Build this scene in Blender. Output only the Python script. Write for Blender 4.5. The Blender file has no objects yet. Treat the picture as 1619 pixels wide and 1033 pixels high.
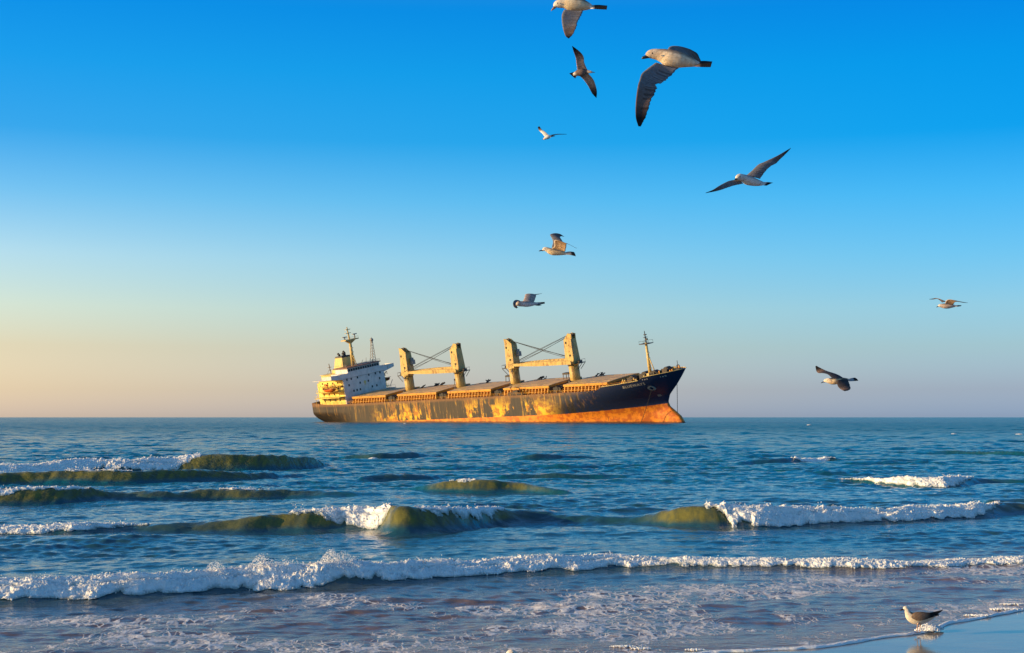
import bpy, bmesh, math, random
import numpy as np
from mathutils import Vector, Matrix

# ------------------------------------------------------------------ camera, world, sun
SC = bpy.context.scene
C = SC.collection
F, W, HP, HOR, CAMH = 2150.0, 1619.0, 1033.0, 660.0, 2.2
CX, CY = W / 2, HP / 2
PIT = math.atan((HOR - CY) / F)
cam = bpy.data.objects.new('camera', bpy.data.cameras.new('camera'))
C.objects.link(cam)
cam.location = (0, 0, CAMH)
cam.rotation_euler = (math.pi / 2 + PIT, 0, 0)
cam.data.sensor_width = 36
cam.data.lens = 36 * F / W
cam.data.clip_start = 0.1
cam.data.clip_end = 200000
SC.camera = cam

SUN_AZ, SUN_EL = -102.0, 10.0          # degrees from +Y (clockwise), elevation
wd = bpy.data.worlds.new('World')
SC.world = wd
wd.use_nodes = True
nt = wd.node_tree
nt.nodes.clear()
sky = nt.nodes.new('ShaderNodeTexSky')
sky.sky_type = 'NISHITA'
sky.sun_disc = False
sky.sun_elevation = math.radians(SUN_EL)
sky.sun_rotation = math.radians(SUN_AZ)
sky.altitude = 0
sky.air_density = 1.0
sky.dust_density = 0.6
sky.ozone_density = 2.0
# colour grade of the sky by height above the horizon (deep saturated blue overhead, warm haze low on the sun's side)
GSUN = [(0.0032, 1.853, 1.75, 2.539), (0.0201, 1.807, 1.569, 1.872), (0.0495, 1.838, 1.462, 1.435), (0.0787, 1.858, 1.695, 1.657), (0.115, 1.566, 1.73, 1.951), (0.1578, 0.756, 1.483, 2.019), (0.1999, 0.2, 1.193, 2.005), (0.2475, 0.07, 1.199, 2.121), (0.2915, 0.027, 1.095, 2.167), (0.42, 0.55, 1.07, 1.55), (0.75, 0.85, 1.016, 1.15)]
GFAR = [(0.0032, 0.708, 1.075, 2.707), (0.0201, 0.697, 0.91, 1.971), (0.0495, 0.735, 0.999, 1.575), (0.0787, 0.701, 1.106, 1.611), (0.115, 0.464, 1.121, 1.695), (0.1578, 0.221, 1.083, 1.762), (0.1999, 0.021, 0.923, 1.713), (0.2475, 0.01, 0.938, 1.781), (0.2915, 0.01, 0.825, 1.819), (0.42, 0.55, 1.05, 1.55), (0.75, 0.85, 0.997, 1.15)]
gtc = nt.nodes.new('ShaderNodeTexCoord')
gxyz = nt.nodes.new('ShaderNodeSeparateXYZ')
nt.links.new(gtc.outputs['Generated'], gxyz.inputs[0])
def gramp(G):
    r = nt.nodes.new('ShaderNodeValToRGB')
    while len(r.color_ramp.elements) < len(G): r.color_ramp.elements.new(.5)
    for e, g in zip(r.color_ramp.elements, G):
        e.position = g[0]; e.color = (g[1] / 4, g[2] / 4, g[3] / 4, 1)
    nt.links.new(gxyz.outputs['Z'], r.inputs[0])
    return r.outputs[0]
gmr = nt.nodes.new('ShaderNodeMapRange'); gmr.inputs[1].default_value = .36; gmr.inputs[2].default_value = -.36
nt.links.new(gxyz.outputs['X'], gmr.inputs[0])
gpw = nt.nodes.new('ShaderNodeMath'); gpw.operation = 'POWER'; gpw.inputs[1].default_value = 1.6   # the warm glow hugs the sun's side
nt.links.new(gmr.outputs[0], gpw.inputs[0])
gmx = nt.nodes.new('ShaderNodeMix'); gmx.data_type = 'RGBA'
nt.links.new(gpw.outputs[0], gmx.inputs[0]); nt.links.new(gramp(GFAR), gmx.inputs[6]); nt.links.new(gramp(GSUN), gmx.inputs[7])
gq = nt.nodes.new('ShaderNodeMath'); gq.operation = 'SUBTRACT'; gq.inputs[0].default_value = 1
nt.links.new(gmr.outputs[0], gq.inputs[1])
gp = nt.nodes.new('ShaderNodeMath'); gp.operation = 'MULTIPLY'
nt.links.new(gq.outputs[0], gp.inputs[0]); nt.links.new(gmr.outputs[0], gp.inputs[1])
gp4 = nt.nodes.new('ShaderNodeMath'); gp4.operation = 'MULTIPLY'; gp4.inputs[1].default_value = 4
nt.links.new(gp.outputs[0], gp4.inputs[0])
gce = nt.nodes.new('ShaderNodeMix'); gce.data_type = 'RGBA'      # the middle of the view is a little lighter
gce.inputs[6].default_value = (1, 1, 1, 1); gce.inputs[7].default_value = (1.2, 1.17, 1.11, 1)
gel = nt.nodes.new('ShaderNodeMapRange'); gel.inputs[1].default_value = .09; gel.inputs[2].default_value = .2; gel.inputs[3].default_value = .55
nt.links.new(gxyz.outputs['Z'], gel.inputs[0])
gp5 = nt.nodes.new('ShaderNodeMath'); gp5.operation = 'MULTIPLY'
nt.links.new(gp4.outputs[0], gp5.inputs[0]); nt.links.new(gel.outputs[0], gp5.inputs[1])
nt.links.new(gp5.outputs[0], gce.inputs[0])
gm2 = nt.nodes.new('ShaderNodeVectorMath'); gm2.operation = 'MULTIPLY'
nt.links.new(gmx.outputs[2], gm2.inputs[0]); nt.links.new(gce.outputs[2], gm2.inputs[1])
gml = nt.nodes.new('ShaderNodeVectorMath'); gml.operation = 'MULTIPLY'
nt.links.new(sky.outputs[0], gml.inputs[0]); nt.links.new(gm2.outputs[0], gml.inputs[1])
gsc = nt.nodes.new('ShaderNodeVectorMath'); gsc.operation = 'SCALE'; gsc.inputs['Scale'].default_value = 4
nt.links.new(gml.outputs[0], gsc.inputs[0])
bg = nt.nodes.new('ShaderNodeBackground')
bg.inputs['Strength'].default_value = 0.1
wo = nt.nodes.new('ShaderNodeOutputWorld')
nt.links.new(gsc.outputs[0], bg.inputs[0])
nt.links.new(bg.outputs[0], wo.inputs[0])

sl = bpy.data.lights.new('sun', 'SUN')
sl.energy = 5.0
sl.angle = math.radians(0.5)
sl.color = (1.0, 0.67, 0.29)
sun = bpy.data.objects.new('sun', sl)
C.objects.link(sun)
a_, e_ = math.radians(SUN_AZ), math.radians(SUN_EL)
SD = Vector((math.sin(a_) * math.cos(e_), math.cos(a_) * math.cos(e_), math.sin(e_)))
sun.rotation_euler = (-SD).to_track_quat('-Z', 'Y').to_euler()

SC.view_settings.view_transform = 'Standard'
SC.view_settings.look = 'None'
SC.view_settings.exposure = 0.45
SC.view_settings.gamma = 1.0
SC.cycles.max_bounces = 6
SC.cycles.use_denoising = True

# ------------------------------------------------------------------ helpers
rnd = random.Random(7)
RNG = np.random.default_rng(11)

def at(px, py, dist):
    """world point seen at photo pixel (px,py), at forward distance dist (m)."""
    a, b = (px - CX) / F, -(py - CY) / F
    d = Vector((a, math.cos(PIT) - b * math.sin(PIT), math.sin(PIT) + b * math.cos(PIT)))
    return Vector((0, 0, CAMH)) + d * (dist / d.y)

def ground(px, py, z=0.0):
    d = at(px, py, 1.0) - Vector((0, 0, CAMH))
    k = (z - CAMH) / d.z
    return d.x * k, d.y * k

def tag(o, label=None, cat=None, group=None, kind=None):
    if label: o['label'] = label
    if cat: o['category'] = cat
    if group: o['group'] = group
    if kind: o['kind'] = kind
    return o

def link_mesh(name, me, mat=None, parent=None, smooth=False):
    o = bpy.data.objects.new(name, me)
    C.objects.link(o)
    for m in (mat if isinstance(mat, (list, tuple)) else [mat]):
        if m: me.materials.append(m)
    if parent is not None: o.parent = parent
    if smooth and len(me.polygons):
        me.polygons.foreach_set('use_smooth', [True] * len(me.polygons))
    return o

class MB:
    """collects shapes and links them as ONE mesh object"""
    def __init__(s): s.v, s.f = [], []
    def add(s, vs, fs):
        n = len(s.v)
        s.v += [tuple(v) for v in vs]
        s.f += [tuple(i + n for i in f) for f in fs]
        return s
    def box(s, x0, x1, y0, y1, z0, z1):
        vs = [(x, y, z) for x in (x0, x1) for y in (y0, y1) for z in (z0, z1)]
        return s.add(vs, [(0, 1, 3, 2), (4, 6, 7, 5), (0, 4, 5, 1), (2, 3, 7, 6), (0, 2, 6, 4), (1, 5, 7, 3)])
    def frustum(s, b0, b1, z0, z1):
        """b = (x0,x1,y0,y1) rectangles at z0 and z1"""
        vs = []
        for (x0, x1, y0, y1), z in ((b0, z0), (b1, z1)):
            vs += [(x0, y0, z), (x1, y0, z), (x1, y1, z), (x0, y1, z)]
        return s.add(vs, [(3, 2, 1, 0), (4, 5, 6, 7)] + [(i, (i + 1) % 4, 4 + (i + 1) % 4, 4 + i) for i in range(4)])
    def tube(s, pts, r, n=8, cap=True):
        pts = [Vector(p) for p in pts]
        rs = r if isinstance(r, (list, tuple)) else [r] * len(pts)
        vs, fs = [], []
        for i, p in enumerate(pts):
            t = (pts[min(i + 1, len(pts) - 1)] - pts[max(i - 1, 0)]).normalized()
            up = Vector((0, 0, 1)) if abs(t.z) < .9 else Vector((1, 0, 0))
            a = t.cross(up).normalized(); b = a.cross(t)
            for k in range(n):
                w = 2 * math.pi * k / n
                vs.append(p + a * math.cos(w) * rs[i] + b * math.sin(w) * rs[i])
        for i in range(len(pts) - 1):
            for k in range(n):
                fs.append((i * n + k, i * n + (k + 1) % n, (i + 1) * n + (k + 1) % n, (i + 1) * n + k))
        if cap:
            fs.append(tuple(range(n - 1, -1, -1)))
            fs.append(tuple(range((len(pts) - 1) * n, len(pts) * n)))
        return s.add(vs, fs)
    def prism(s, poly, axis, a0, a1):
        """polygon in the two other axes, extruded along axis (0,1,2)"""
        vs = []
        for a in (a0, a1):
            for p in poly:
                q = list(p); q.insert(axis, a); vs.append(q)
        n = len(poly)
        fs = [tuple(range(n)), tuple(range(2 * n - 1, n - 1, -1))]
        fs += [(i, n + i, n + (i + 1) % n, (i + 1) % n) for i in range(n)]
        return s.add(vs, fs)
    def ball(s, c, r, n=10, m=8):
        r = r if isinstance(r, (list, tuple)) else (r, r, r)
        vs, fs = [], []
        for j in range(m + 1):
            t = math.pi * j / m
            for k in range(n):
                w = 2 * math.pi * k / n
                vs.append((c[0] + r[0] * math.sin(t) * math.cos(w), c[1] + r[1] * math.sin(t) * math.sin(w), c[2] + r[2] * math.cos(t)))
        for j in range(m):
            for k in range(n):
                fs.append((j * n + k, j * n + (k + 1) % n, (j + 1) * n + (k + 1) % n, (j + 1) * n + k))
        return s.add(vs, fs)
    def mesh(s, name):
        me = bpy.data.meshes.new(name)
        me.from_pydata(s.v, [], s.f)
        bm = bmesh.new(); bm.from_mesh(me)
        bmesh.ops.recalc_face_normals(bm, faces=bm.faces)
        bm.to_mesh(me); bm.free()
        return me
    def build(s, name, mat, parent=None, smooth=False):
        return link_mesh(name, s.mesh(name), mat, parent, smooth)

def grid_mesh(name, P, mask=None):
    """P: (n,m,3) array -> quad grid mesh; mask (n-1,m-1) keeps faces"""
    n, m = P.shape[:2]
    idx = np.arange(n * m, dtype=np.int32).reshape(n, m)
    q = np.stack([idx[:-1, :-1], idx[:-1, 1:], idx[1:, 1:], idx[1:, :-1]], -1)
    q = q[mask] if mask is not None else q.reshape(-1, 4)
    return np_mesh(name, P.reshape(-1, 3), q)

def np_mesh(name, v, q):
    me = bpy.data.meshes.new(name)
    me.vertices.add(len(v)); me.vertices.foreach_set('co', np.ascontiguousarray(v, dtype=np.float32).ravel())
    k = q.shape[1]
    me.loops.add(q.size); me.loops.foreach_set('vertex_index', np.ascontiguousarray(q, dtype=np.int32).ravel())
    me.polygons.add(len(q)); me.polygons.foreach_set('loop_start', np.arange(0, q.size, k, dtype=np.int32))
    me.update(calc_edges=True)
    me.polygons.foreach_set('use_smooth', np.ones(len(q), dtype=bool))
    return me

def set_attr(me, name, arr):
    a = me.attributes.new(name, 'FLOAT', 'POINT')
    a.data.foreach_set('value', np.ascontiguousarray(arr, dtype=np.float32).ravel())

def _h(ix, iy, seed):
    with np.errstate(over='ignore'):
        h = ix.astype(np.uint32) * np.uint32(374761393) + iy.astype(np.uint32) * np.uint32(668265263) + np.uint32((seed * 2246822519) & 0xffffffff)
        h = (h ^ (h >> np.uint32(13))) * np.uint32(1274126177)
        h = h ^ (h >> np.uint32(16))
    return h.astype(np.float64) / 4294967295.0 * 2 * np.pi

def pnoise(x, y, seed=0):
    ix, iy = np.floor(x).astype(np.int64), np.floor(y).astype(np.int64)
    fx, fy = x - ix, y - iy
    u, v = fx * fx * fx * (fx * (fx * 6 - 15) + 10), fy * fy * fy * (fy * (fy * 6 - 15) + 10)
    def g(i, j):
        a = _h(ix + i, iy + j, seed)
        return np.cos(a) * (fx - i) + np.sin(a) * (fy - j)
    return 1.5 * ((g(0, 0) * (1 - u) + g(1, 0) * u) * (1 - v) + (g(0, 1) * (1 - u) + g(1, 1) * u) * v)

def fbm(x, y, seed=0, oct=4, gain=.5):
    t, a = 0, 1
    for o in range(oct):
        t = t + a * pnoise(x * 2 ** o, y * 2 ** o, seed + o * 17); a *= gain
    return t

def billow(x, y, seed=0, oct=4, gain=.55):
    t, a, s = 0, 1, 0
    for o in range(oct):
        t = t + a * (1 - 2.2 * np.abs(pnoise(x * 1.9 ** o, y * 1.9 ** o, seed + o * 13))); s += a; a *= gain
    return t / s

def sstep(a, b, x):
    t = np.clip((x - a) / (b - a), 0, 1)
    return t * t * (3 - 2 * t)

# ------------------------------------------------------------------ materials
class Mat:
    def __init__(s, name, rough=.6, color=(.5, .5, .5), spec=.5, metal=0):
        s.m = bpy.data.materials.new(name); s.m.use_nodes = True
        s.t = s.m.node_tree; s.b = s.t.nodes['Principled BSDF']
        s.b.inputs['Base Color'].default_value = (*color, 1)
        s.b.inputs['Roughness'].default_value = rough
        s.b.inputs['Specular IOR Level'].default_value = spec
        s.b.inputs['Metallic'].default_value = metal
        s._co = None
    def n(s, typ, **kw):
        x = s.t.nodes.new(typ)
        for k, v in kw.items():
            if k in x.inputs: s.put(v, x.inputs[k])
            else: setattr(x, k, v)
        return x
    def put(s, v, sock):
        if hasattr(v, 'is_output'): s.t.links.new(v, sock)
        elif isinstance(v, (tuple, list)) and len(v) == 3 and sock.type == 'RGBA': sock.default_value = (*v, 1)
        else: sock.default_value = v
    def co(s, scale=(1, 1, 1), loc=(0, 0, 0)):
        if s._co is None: s._co = s.n('ShaderNodeTexCoord').outputs['Object']
        mp = s.n('ShaderNodeMapping'); s.put(s._co, mp.inputs[0])
        mp.inputs['Scale'].default_value = scale; mp.inputs['Location'].default_value = loc
        return mp.outputs[0]
    def noise(s, scale, vec=None, detail=4, rough=.55, dist=0):
        x = s.n('ShaderNodeTexNoise'); s.put(vec if vec is not None else s.co(), x.inputs['Vector'])
        x.inputs['Scale'].default_value = scale; x.inputs['Detail'].default_value = detail
        x.inputs['Roughness'].default_value = rough; x.inputs['Distortion'].default_value = dist
        return x.outputs['Fac']
    def attr(s, name): return s.n('ShaderNodeAttribute', attribute_name=name).outputs['Fac']
    def rng(s, v, a, b, c=0., d=1., smooth=True):
        x = s.n('ShaderNodeMapRange'); s.put(v, x.inputs[0])
        for i, k in enumerate((a, b, c, d)): s.put(k, x.inputs[1 + i])
        if smooth: x.interpolation_type = 'SMOOTHSTEP'
        return x.outputs[0]
    def math(s, op, a, b=0.):
        x = s.n('ShaderNodeMath', operation=op); s.put(a, x.inputs[0]); s.put(b, x.inputs[1]); return x.outputs[0]
    def mix(s, fac, a, b, blend='MIX'):
        x = s.n('ShaderNodeMix', data_type='RGBA', blend_type=blend)
        s.put(fac, x.inputs[0]); s.put(a, x.inputs[6]); s.put(b, x.inputs[7]); return x.outputs[2]
    def xyz(s):
        x = s.n('ShaderNodeSeparateXYZ'); s.put(s.co(), x.inputs[0]); return x.outputs
    def color(s, v): s.put(v, s.b.inputs['Base Color']); return s
    def bump(s, h, strength=.3, dist=.1, prev=None):
        x = s.n('ShaderNodeBump'); s.put(h, x.inputs['Height']); x.inputs['Strength'].default_value = strength
        x.inputs['Distance'].default_value = dist
        if prev is not None: s.put(prev, x.inputs['Normal'])
        s.put(x.outputs[0], s.b.inputs['Normal']); return x.outputs[0]

def worn_paint(name, base, rust=(.25, .10, .03), amount=.5, scale=.35, rough=.55):
    """old ship paint: blotches, downward streaks of rust"""
    M = Mat(name, rough)
    st = M.noise(1.0, M.co((1.1, 1.1, .16)), 5, .65)
    bl = M.noise(scale, None, 5, .6)
    c = M.mix(M.rng(bl, .35, .7), base, tuple(k * .78 for k in base))
    m = M.math('MULTIPLY', M.rng(st, .62 - .16 * amount, .80 - .16 * amount), M.rng(bl, .30, .60))
    c = M.mix(m, c, rust)
    M.color(c)
    return M.m

# ------------------------------------------------------------------ cargo ship (local axes: x forward, y port, z up, z=0 deck edge)
YAW, LIST, TRIM = math.radians(40.514), math.radians(10.824), math.radians(1.683)
SHIP_M = Matrix.Translation((-85.391, 651.153, 10.939)) @ Matrix.Rotation(-YAW, 4, 'Z') @ Matrix.Rotation(-TRIM, 4, 'Y') @ Matrix.Rotation(LIST, 4, 'X')
ship = bpy.data.objects.new('cargo_ship', None)
C.objects.link(ship)
ship.matrix_world = SHIP_M
tag(ship, 'rusty listing bulk carrier with dark hull, orange underside and four yellow deck cranes, stranded offshore', 'cargo ship')

HB = 17.35
ST_Z = np.array([-24, -20, -18.2, -17.2, -16.6, -14.4, -12.4, -10.35, -9.2, -8.2, -5.6, -1.9, 1.2, 4.3])
ST_X = np.array([190., 194.5, 196.6, 196.9, 196.7, 195.5, 193.3, 191.15, 190.75, 190.8, 191.9, 195.5, 198., 200.4])
def stem_x(z): return np.interp(z, ST_Z, ST_X)
def sheer(x): return np.interp(x, [0, 12, 160, 169.5, 171.5, 186.4, 188.2, 200.4], [.7, -.40, -.40, -.2, .95, 2.0, 3.15, 4.1])
def halfb(x, z):
    """half breadth of the hull"""
    x, z = np.asarray(x, float), np.asarray(z, float)
    tr = np.where(z > -4, 14.6, 14.6 * np.clip(1 - np.clip((-4 - z) / 9.5, 0, 1) ** 1.6, .0, 1))
    k = sstep(0, 34, x) ** .8
    h = tr + (HB - tr) * k
    up = sstep(-13, 3, z)
    xf = 135 + 22 * up
    sx = stem_x(z) * (z > -8.5) + np.minimum(stem_x(z), 190.9) * (z <= -8.5)
    s = np.clip((x - xf) / (sx - xf), 0, 1)
    ent = (1 - s ** (1.75 + 1.0 * up)) ** (.92 - .22 * up)
    h = h * ent
    bulb = 3.3 * np.sqrt(np.clip(1 - ((x - 180) / np.maximum(stem_x(z) - 180, .5)) ** 2, 0, 1)) * sstep(-8.5, -13, z) * (x > 180)
    return .5 * (h + bulb + np.sqrt((h - bulb) ** 2 + 1.2 * (x > 170) * np.clip((x - 170) / 12, 0, 1) * (bulb > .01)))

def hull_mat():
    M = Mat('hull_paint', .55)
    x, y, z = M.xyz()
    st = M.noise(1.0, M.co((.55, .55, .05)), 6, .68)        # tall streaks
    st2 = M.noise(1.0, M.co((2.2, 2.2, .12)), 4, .6)
    big = M.noise(.085, M.co((1, 1, .38)), 6, .66)
    fine = M.noise(.5, None, 6, .65)
    # dark topside paint: sun-bleached brown aft, navy forward
    aft = M.mix(M.rng(st, .35, .7), (.016, .012, .010), (.060, .038, .020))
    fwd = M.mix(M.rng(st2, .4, .75), (.006, .016, .062), (.014, .024, .060))
    mid = M.mix(M.rng(st2, .35, .75), (.016, .014, .016), (.042, .033, .026))
    xw = M.math('ADD', x, M.math('MULTIPLY', M.math('SUBTRACT', st, .5), 90.))
    top = M.mix(M.rng(xw, 96, 118), aft, mid)
    top = M.mix(M.rng(xw, 150, 164), top, fwd)
    # flaked paint with ochre rust where the sides were rubbed (midships)
    patch = M.math('MULTIPLY', M.rng(big, .522, .548), M.math('MULTIPLY', M.rng(x, 38, 62), M.rng(x, 153, 139)))
    drip = M.math('MULTIPLY', M.rng(st, .56, .60), M.math('MULTIPLY', M.rng(x, 10, 60), M.rng(x, 150, 120)))
    low = M.rng(z, -2.0, -7.0)
    rustf = M.math('MINIMUM', M.math('ADD', M.math('MULTIPLY', patch, M.math('ADD', M.math('MULTIPLY', low, .75), .35)), M.math('MULTIPLY', drip, .45)), 1.)
    rcol = M.mix(M.rng(fine, .44, .56), (.42, .16, .008), (.84, .47, .014))
    top = M.mix(rustf, top, rcol)
    # rust band under the deck edge
    band = M.math('MULTIPLY', M.rng(z, -1.9, -.7), M.math('MULTIPLY', M.rng(x, 168, 150), M.rng(fine, .25, .5)))
    top = M.mix(M.math('MULTIPLY', band, .85), top, (.19, .085, .030))
    # drips running down from scuppers and seams, all along the side
    sd = M.noise(1.0, M.co((.9, .9, .035)), 5, .7)
    sx = M.noise(.35, M.co((1, 1, .02)), 3, .6)
    dr = M.math('MULTIPLY', M.rng(sd, .54, .62), M.math('MULTIPLY', M.rng(x, 175, 150), M.rng(sx, .42, .6)))
    dr = M.math('MULTIPLY', dr, M.rng(M.math('ADD', z, M.math('MULTIPLY', st2, 6.)), -5.5, .5))
    top = M.mix(M.math('MULTIPLY', dr, .65), top, M.mix(M.rng(fine, .4, .6), (.40, .17, .02), (.66, .36, .04)))
    pale = M.math('MULTIPLY', M.rng(st2, .60, .68), M.rng(sx, .5, .35))
    top = M.mix(M.math('MULTIPLY', pale, .22), top, (.20, .15, .10))
    # plate seams
    seam = M.math('MULTIPLY', M.rng(M.math('ABSOLUTE', M.math('SUBTRACT', M.math('FRACT', M.math('MULTIPLY', x, .094)), .5)), .488, .497), .35)
    top = M.mix(seam, top, (.02, .015, .012))
    # boot topping
    ao = M.mix(M.rng(fine, .42, .60), (.80, .25, .012), (.52, .12, .010))
    ao = M.mix(M.math('MULTIPLY', M.rng(st, .5, .62), M.rng(x, 140, 90)), ao, (.55, .24, .04))
    dk = M.math('MULTIPLY', M.rng(st2, .60, .70), M.math('MULTIPLY', M.rng(x, 152, 160), M.rng(x, 178, 168)))
    ao = M.mix(M.math('MULTIPLY', dk, .75), ao, (.10, .035, .015))
    wob = M.math('ADD', z, M.math('MULTIPLY', M.math('SUBTRACT', fine, .5), .5))
    c = M.mix(M.rng(wob, -9.05, -8.85), ao, top)
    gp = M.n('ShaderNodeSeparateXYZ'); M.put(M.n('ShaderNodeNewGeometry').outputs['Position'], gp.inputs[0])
    contact_dk = M.rng(M.math('ADD', gp.outputs['Z'], M.math('MULTIPLY', fine, -.7)), .35, -.05)      # dark contact shade where hull meets water, painted into the colour
    c = M.mix(M.math('MULTIPLY', contact_dk, .85), c, (.035, .022, .012))
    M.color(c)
    M.bump(fine, .25, .15)
    return M.m

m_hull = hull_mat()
m_deck = worn_paint('deck_rust', (.23, .11, .06), (.14, .06, .03), .5)
m_hatch = worn_paint('hatch_cover_paint', (.54, .36, .16), (.30, .15, .06), .6, .2)
m_coam = worn_paint('coaming_paint', (.70, .32, .03), (.26, .09, .02), .6)
m_crane = worn_paint('crane_paint', (.58, .40, .12), (.24, .11, .03), .95)
m_house_lit = worn_paint('house_paint_lit', (.88, .66, .15), (.40, .22, .06), .35)  # sunlit copy of the house paint, warm sunlight put into the colour
m_white = worn_paint('house_paint', (.74, .72, .66), (.38, .22, .08), .35)
m_cream = worn_paint('funnel_paint', (.70, .55, .18), (.35, .18, .05), .3)
m_black = Mat('black_iron', .6, (.012, .012, .014)).m
m_glass = Mat('dark_glass', .3, (.006, .007, .010), spec=.25).m
m_gear = worn_paint('deck_gear', (.032, .027, .026), (.10, .045, .02), .6)
m_rope = Mat('steel_rope', .5, (.05, .05, .05)).m
m_letter = Mat('letter_paint', .6, (.42, .38, .32)).m
m_boat = worn_paint('lifeboat_orange', (.85, .17, .012), (.6, .15, .02), .1)
m_boat2 = worn_paint('lifeboat_red', (.28, .05, .035), (.2, .06, .03), .2)
m_mast = worn_paint('mast_paint', (.60, .44, .16), (.32, .16, .05), .4)
m_steel = worn_paint('grey_steel', (.30, .28, .25), (.25, .12, .05), .5)

# hull ---------------------------------------------------------------
NX, NZ = 260, 46
zt = np.linspace(0, 1, NZ) ** .85
u = np.concatenate([np.linspace(0, .12, 30)[:-1], np.linspace(.12, .78, 90)[:-1], np.linspace(.78, 1, NX - 118)])
P = np.zeros((len(u), NZ, 3))
for j, tz in enumerate(zt):
    x = 1 + u * 180
    for it in range(6):                         # rows follow sheer; x runs to the stem at that height
        z = -24 + tz * (sheer(x) + 24)
        x = 1 + u * (stem_x(z) - 1)
    P[:, j, 0], P[:, j, 1], P[:, j, 2] = x, -halfb(x, z), z
Q = P.copy(); Q[:, :, 1] *= -1
nn = len(u) * NZ
idx = np.arange(nn).reshape(len(u), NZ)
qa = np.stack([idx[:-1, :-1], idx[1:, :-1], idx[1:, 1:], idx[:-1, 1:]], -1).reshape(-1, 4)
qb = qa[:, ::-1] + nn
qt = np.stack([idx[0, :-1], idx[0, 1:], idx[0, 1:] + nn, idx[0, :-1] + nn], -1)
qk = np.stack([idx[:-1, 0], idx[:-1, 0] + nn, idx[1:, 0] + nn, idx[1:, 0]], -1)
me = np_mesh('hull', np.concatenate([P.reshape(-1, 3), Q.reshape(-1, 3)]), np.concatenate([qa, qb, qt, qk]))
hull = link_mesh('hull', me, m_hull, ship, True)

# deck and forecastle deck
b = MB()
xs = list(np.linspace(1.3, 170.5, 70))
vs = []
for x in xs:
    h = float(halfb(x, -1.0)) - .12
    vs += [(x, -h, -1.0), (x, h, -1.0)]
b.add(vs, [(2 * i, 2 * i + 2, 2 * i + 3, 2 * i + 1) for i in range(len(xs) - 1)])
b.build('deck', m_deck, ship)
b = MB()
xs = list(np.linspace(170.5, 199.5, 40))
vs = []
for x in xs:
    zz = float(sheer(x)) - (1.0 if x > 187.5 else .5)
    h = max(float(halfb(x, zz)) - .12, .05)
    vs += [(x, -h, zz), (x, h, zz)]
b.add(vs, [(2 * i, 2 * i + 2, 2 * i + 3, 2 * i + 1) for i in range(len(xs) - 1)])
vs = [(170.5, -16, -1), (170.5, 16, -1), (170.5, 16, .0), (170.5, -16, .0)]
b.add(vs, [(0, 1, 2, 3)])
b.build('forecastle_deck', m_deck, ship)

# bulwark capping rail that catches the light along the forecastle
for s in (-1, 1):
    b = MB()
    for xr in ((171.6, 186.3), (188.3, 199.9)):
        xx = np.linspace(*xr, 20)
        b.tube([(x, s * (float(halfb(x, float(sheer(x)))) - .02), float(sheer(x)) + .06) for x in xx], .16, 6)
    b.build('bulwark_rail', m_mast, ship)
for s in (-1, 1):                                  # ship-side guard rails along the main deck
    b = MB()
    xx = np.linspace(9, 168, 54)
    for x in xx:
        h = float(halfb(x, -.2)) - .1
        b.box(x - .05, x + .05, s * h - .05, s * h + .05, -.95, .75)
    for zz in (.25, .72):
        b.tube([(x, s * (float(halfb(x, -.2)) - .1), zz) for x in xx[::3]], .035, 4)
    b.build('guard_rail', m_coam, ship)

# hatches ---------------------------------------------------------------
for (x0, x1) in ((25.2, 47.3), (54.6, 78.8), (85.3, 110.4), (117.2, 141.6), (149.0, 171.0)):
    co = MB()
    n = int((x1 - x0) / 1.7)
    for k in range(n + 1):                         # coaming stays
        x = x0 + .6 + (x1 - x0 - 1.2) * k / n
        for s in (-1, 1):
            co.prism([(s * 10.2, 1.1), (s * 11.2, 1.1), (s * 11.2, .7), (s * 11.9, -1.05), (s * 10.2, -1.05)], 0, x - .16, x + .16)
    for s in (-1, 1):
        co.box(x0 + .4, x1 - .4, min(s * 10.4, s * 11.15), max(s * 10.2, s * 11.3), 1.0, 1.2)
        co.box(x0 + 1, x1 - 1, min(s * 13.0, s * 13.15), max(s * 13.0, s * 13.15), -.2, -.1)
        for k in range(0, n, 2):
            x = x0 + 1 + (x1 - x0 - 2) * k / n
            co.tube([(x, s * 13.07, -1.05), (x, s * 13.07, .65)], .06, 4)
        co.tube([(x0 + 1, s * 13.07, .65), (x1 - 1, s * 13.07, .65)], .05, 4)
    co.build('hatch_coaming', m_coam, ship)
    wl = MB(); wl.box(x0 + .5, x1 - .5, -10.2, 10.2, -1.05, 1.1); wl.build('coaming_wall', m_deck, ship)  # darker wall colour carries the shade between the stays
    np_ = 4
    for k in range(np_):                           # cover panels, slightly crowned
        a, e = x0 + (x1 - x0) * k / np_ + .06, x0 + (x1 - x0) * (k + 1) / np_ - .06
        c = MB()
        c.prism([(-11.25, 1.98), (11.25, 1.98), (11.25, 2.02), (5, 2.25), (0, 2.32), (-5, 2.25), (-11.25, 2.02)], 0, a, e)
        for yy in (-8, -3, 3, 8):
            c.box(a + .6, e - .6, yy - .08, yy + .08, 2.1, 2.36 - abs(yy) * .02)
        hc = c.build('hatch_cover', m_hatch, ship)
        sk = MB(); sk.box(a, e, -11.3, 11.3, 1.22, 1.975); sk.build('cover_skirt', m_coam, hc)

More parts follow.
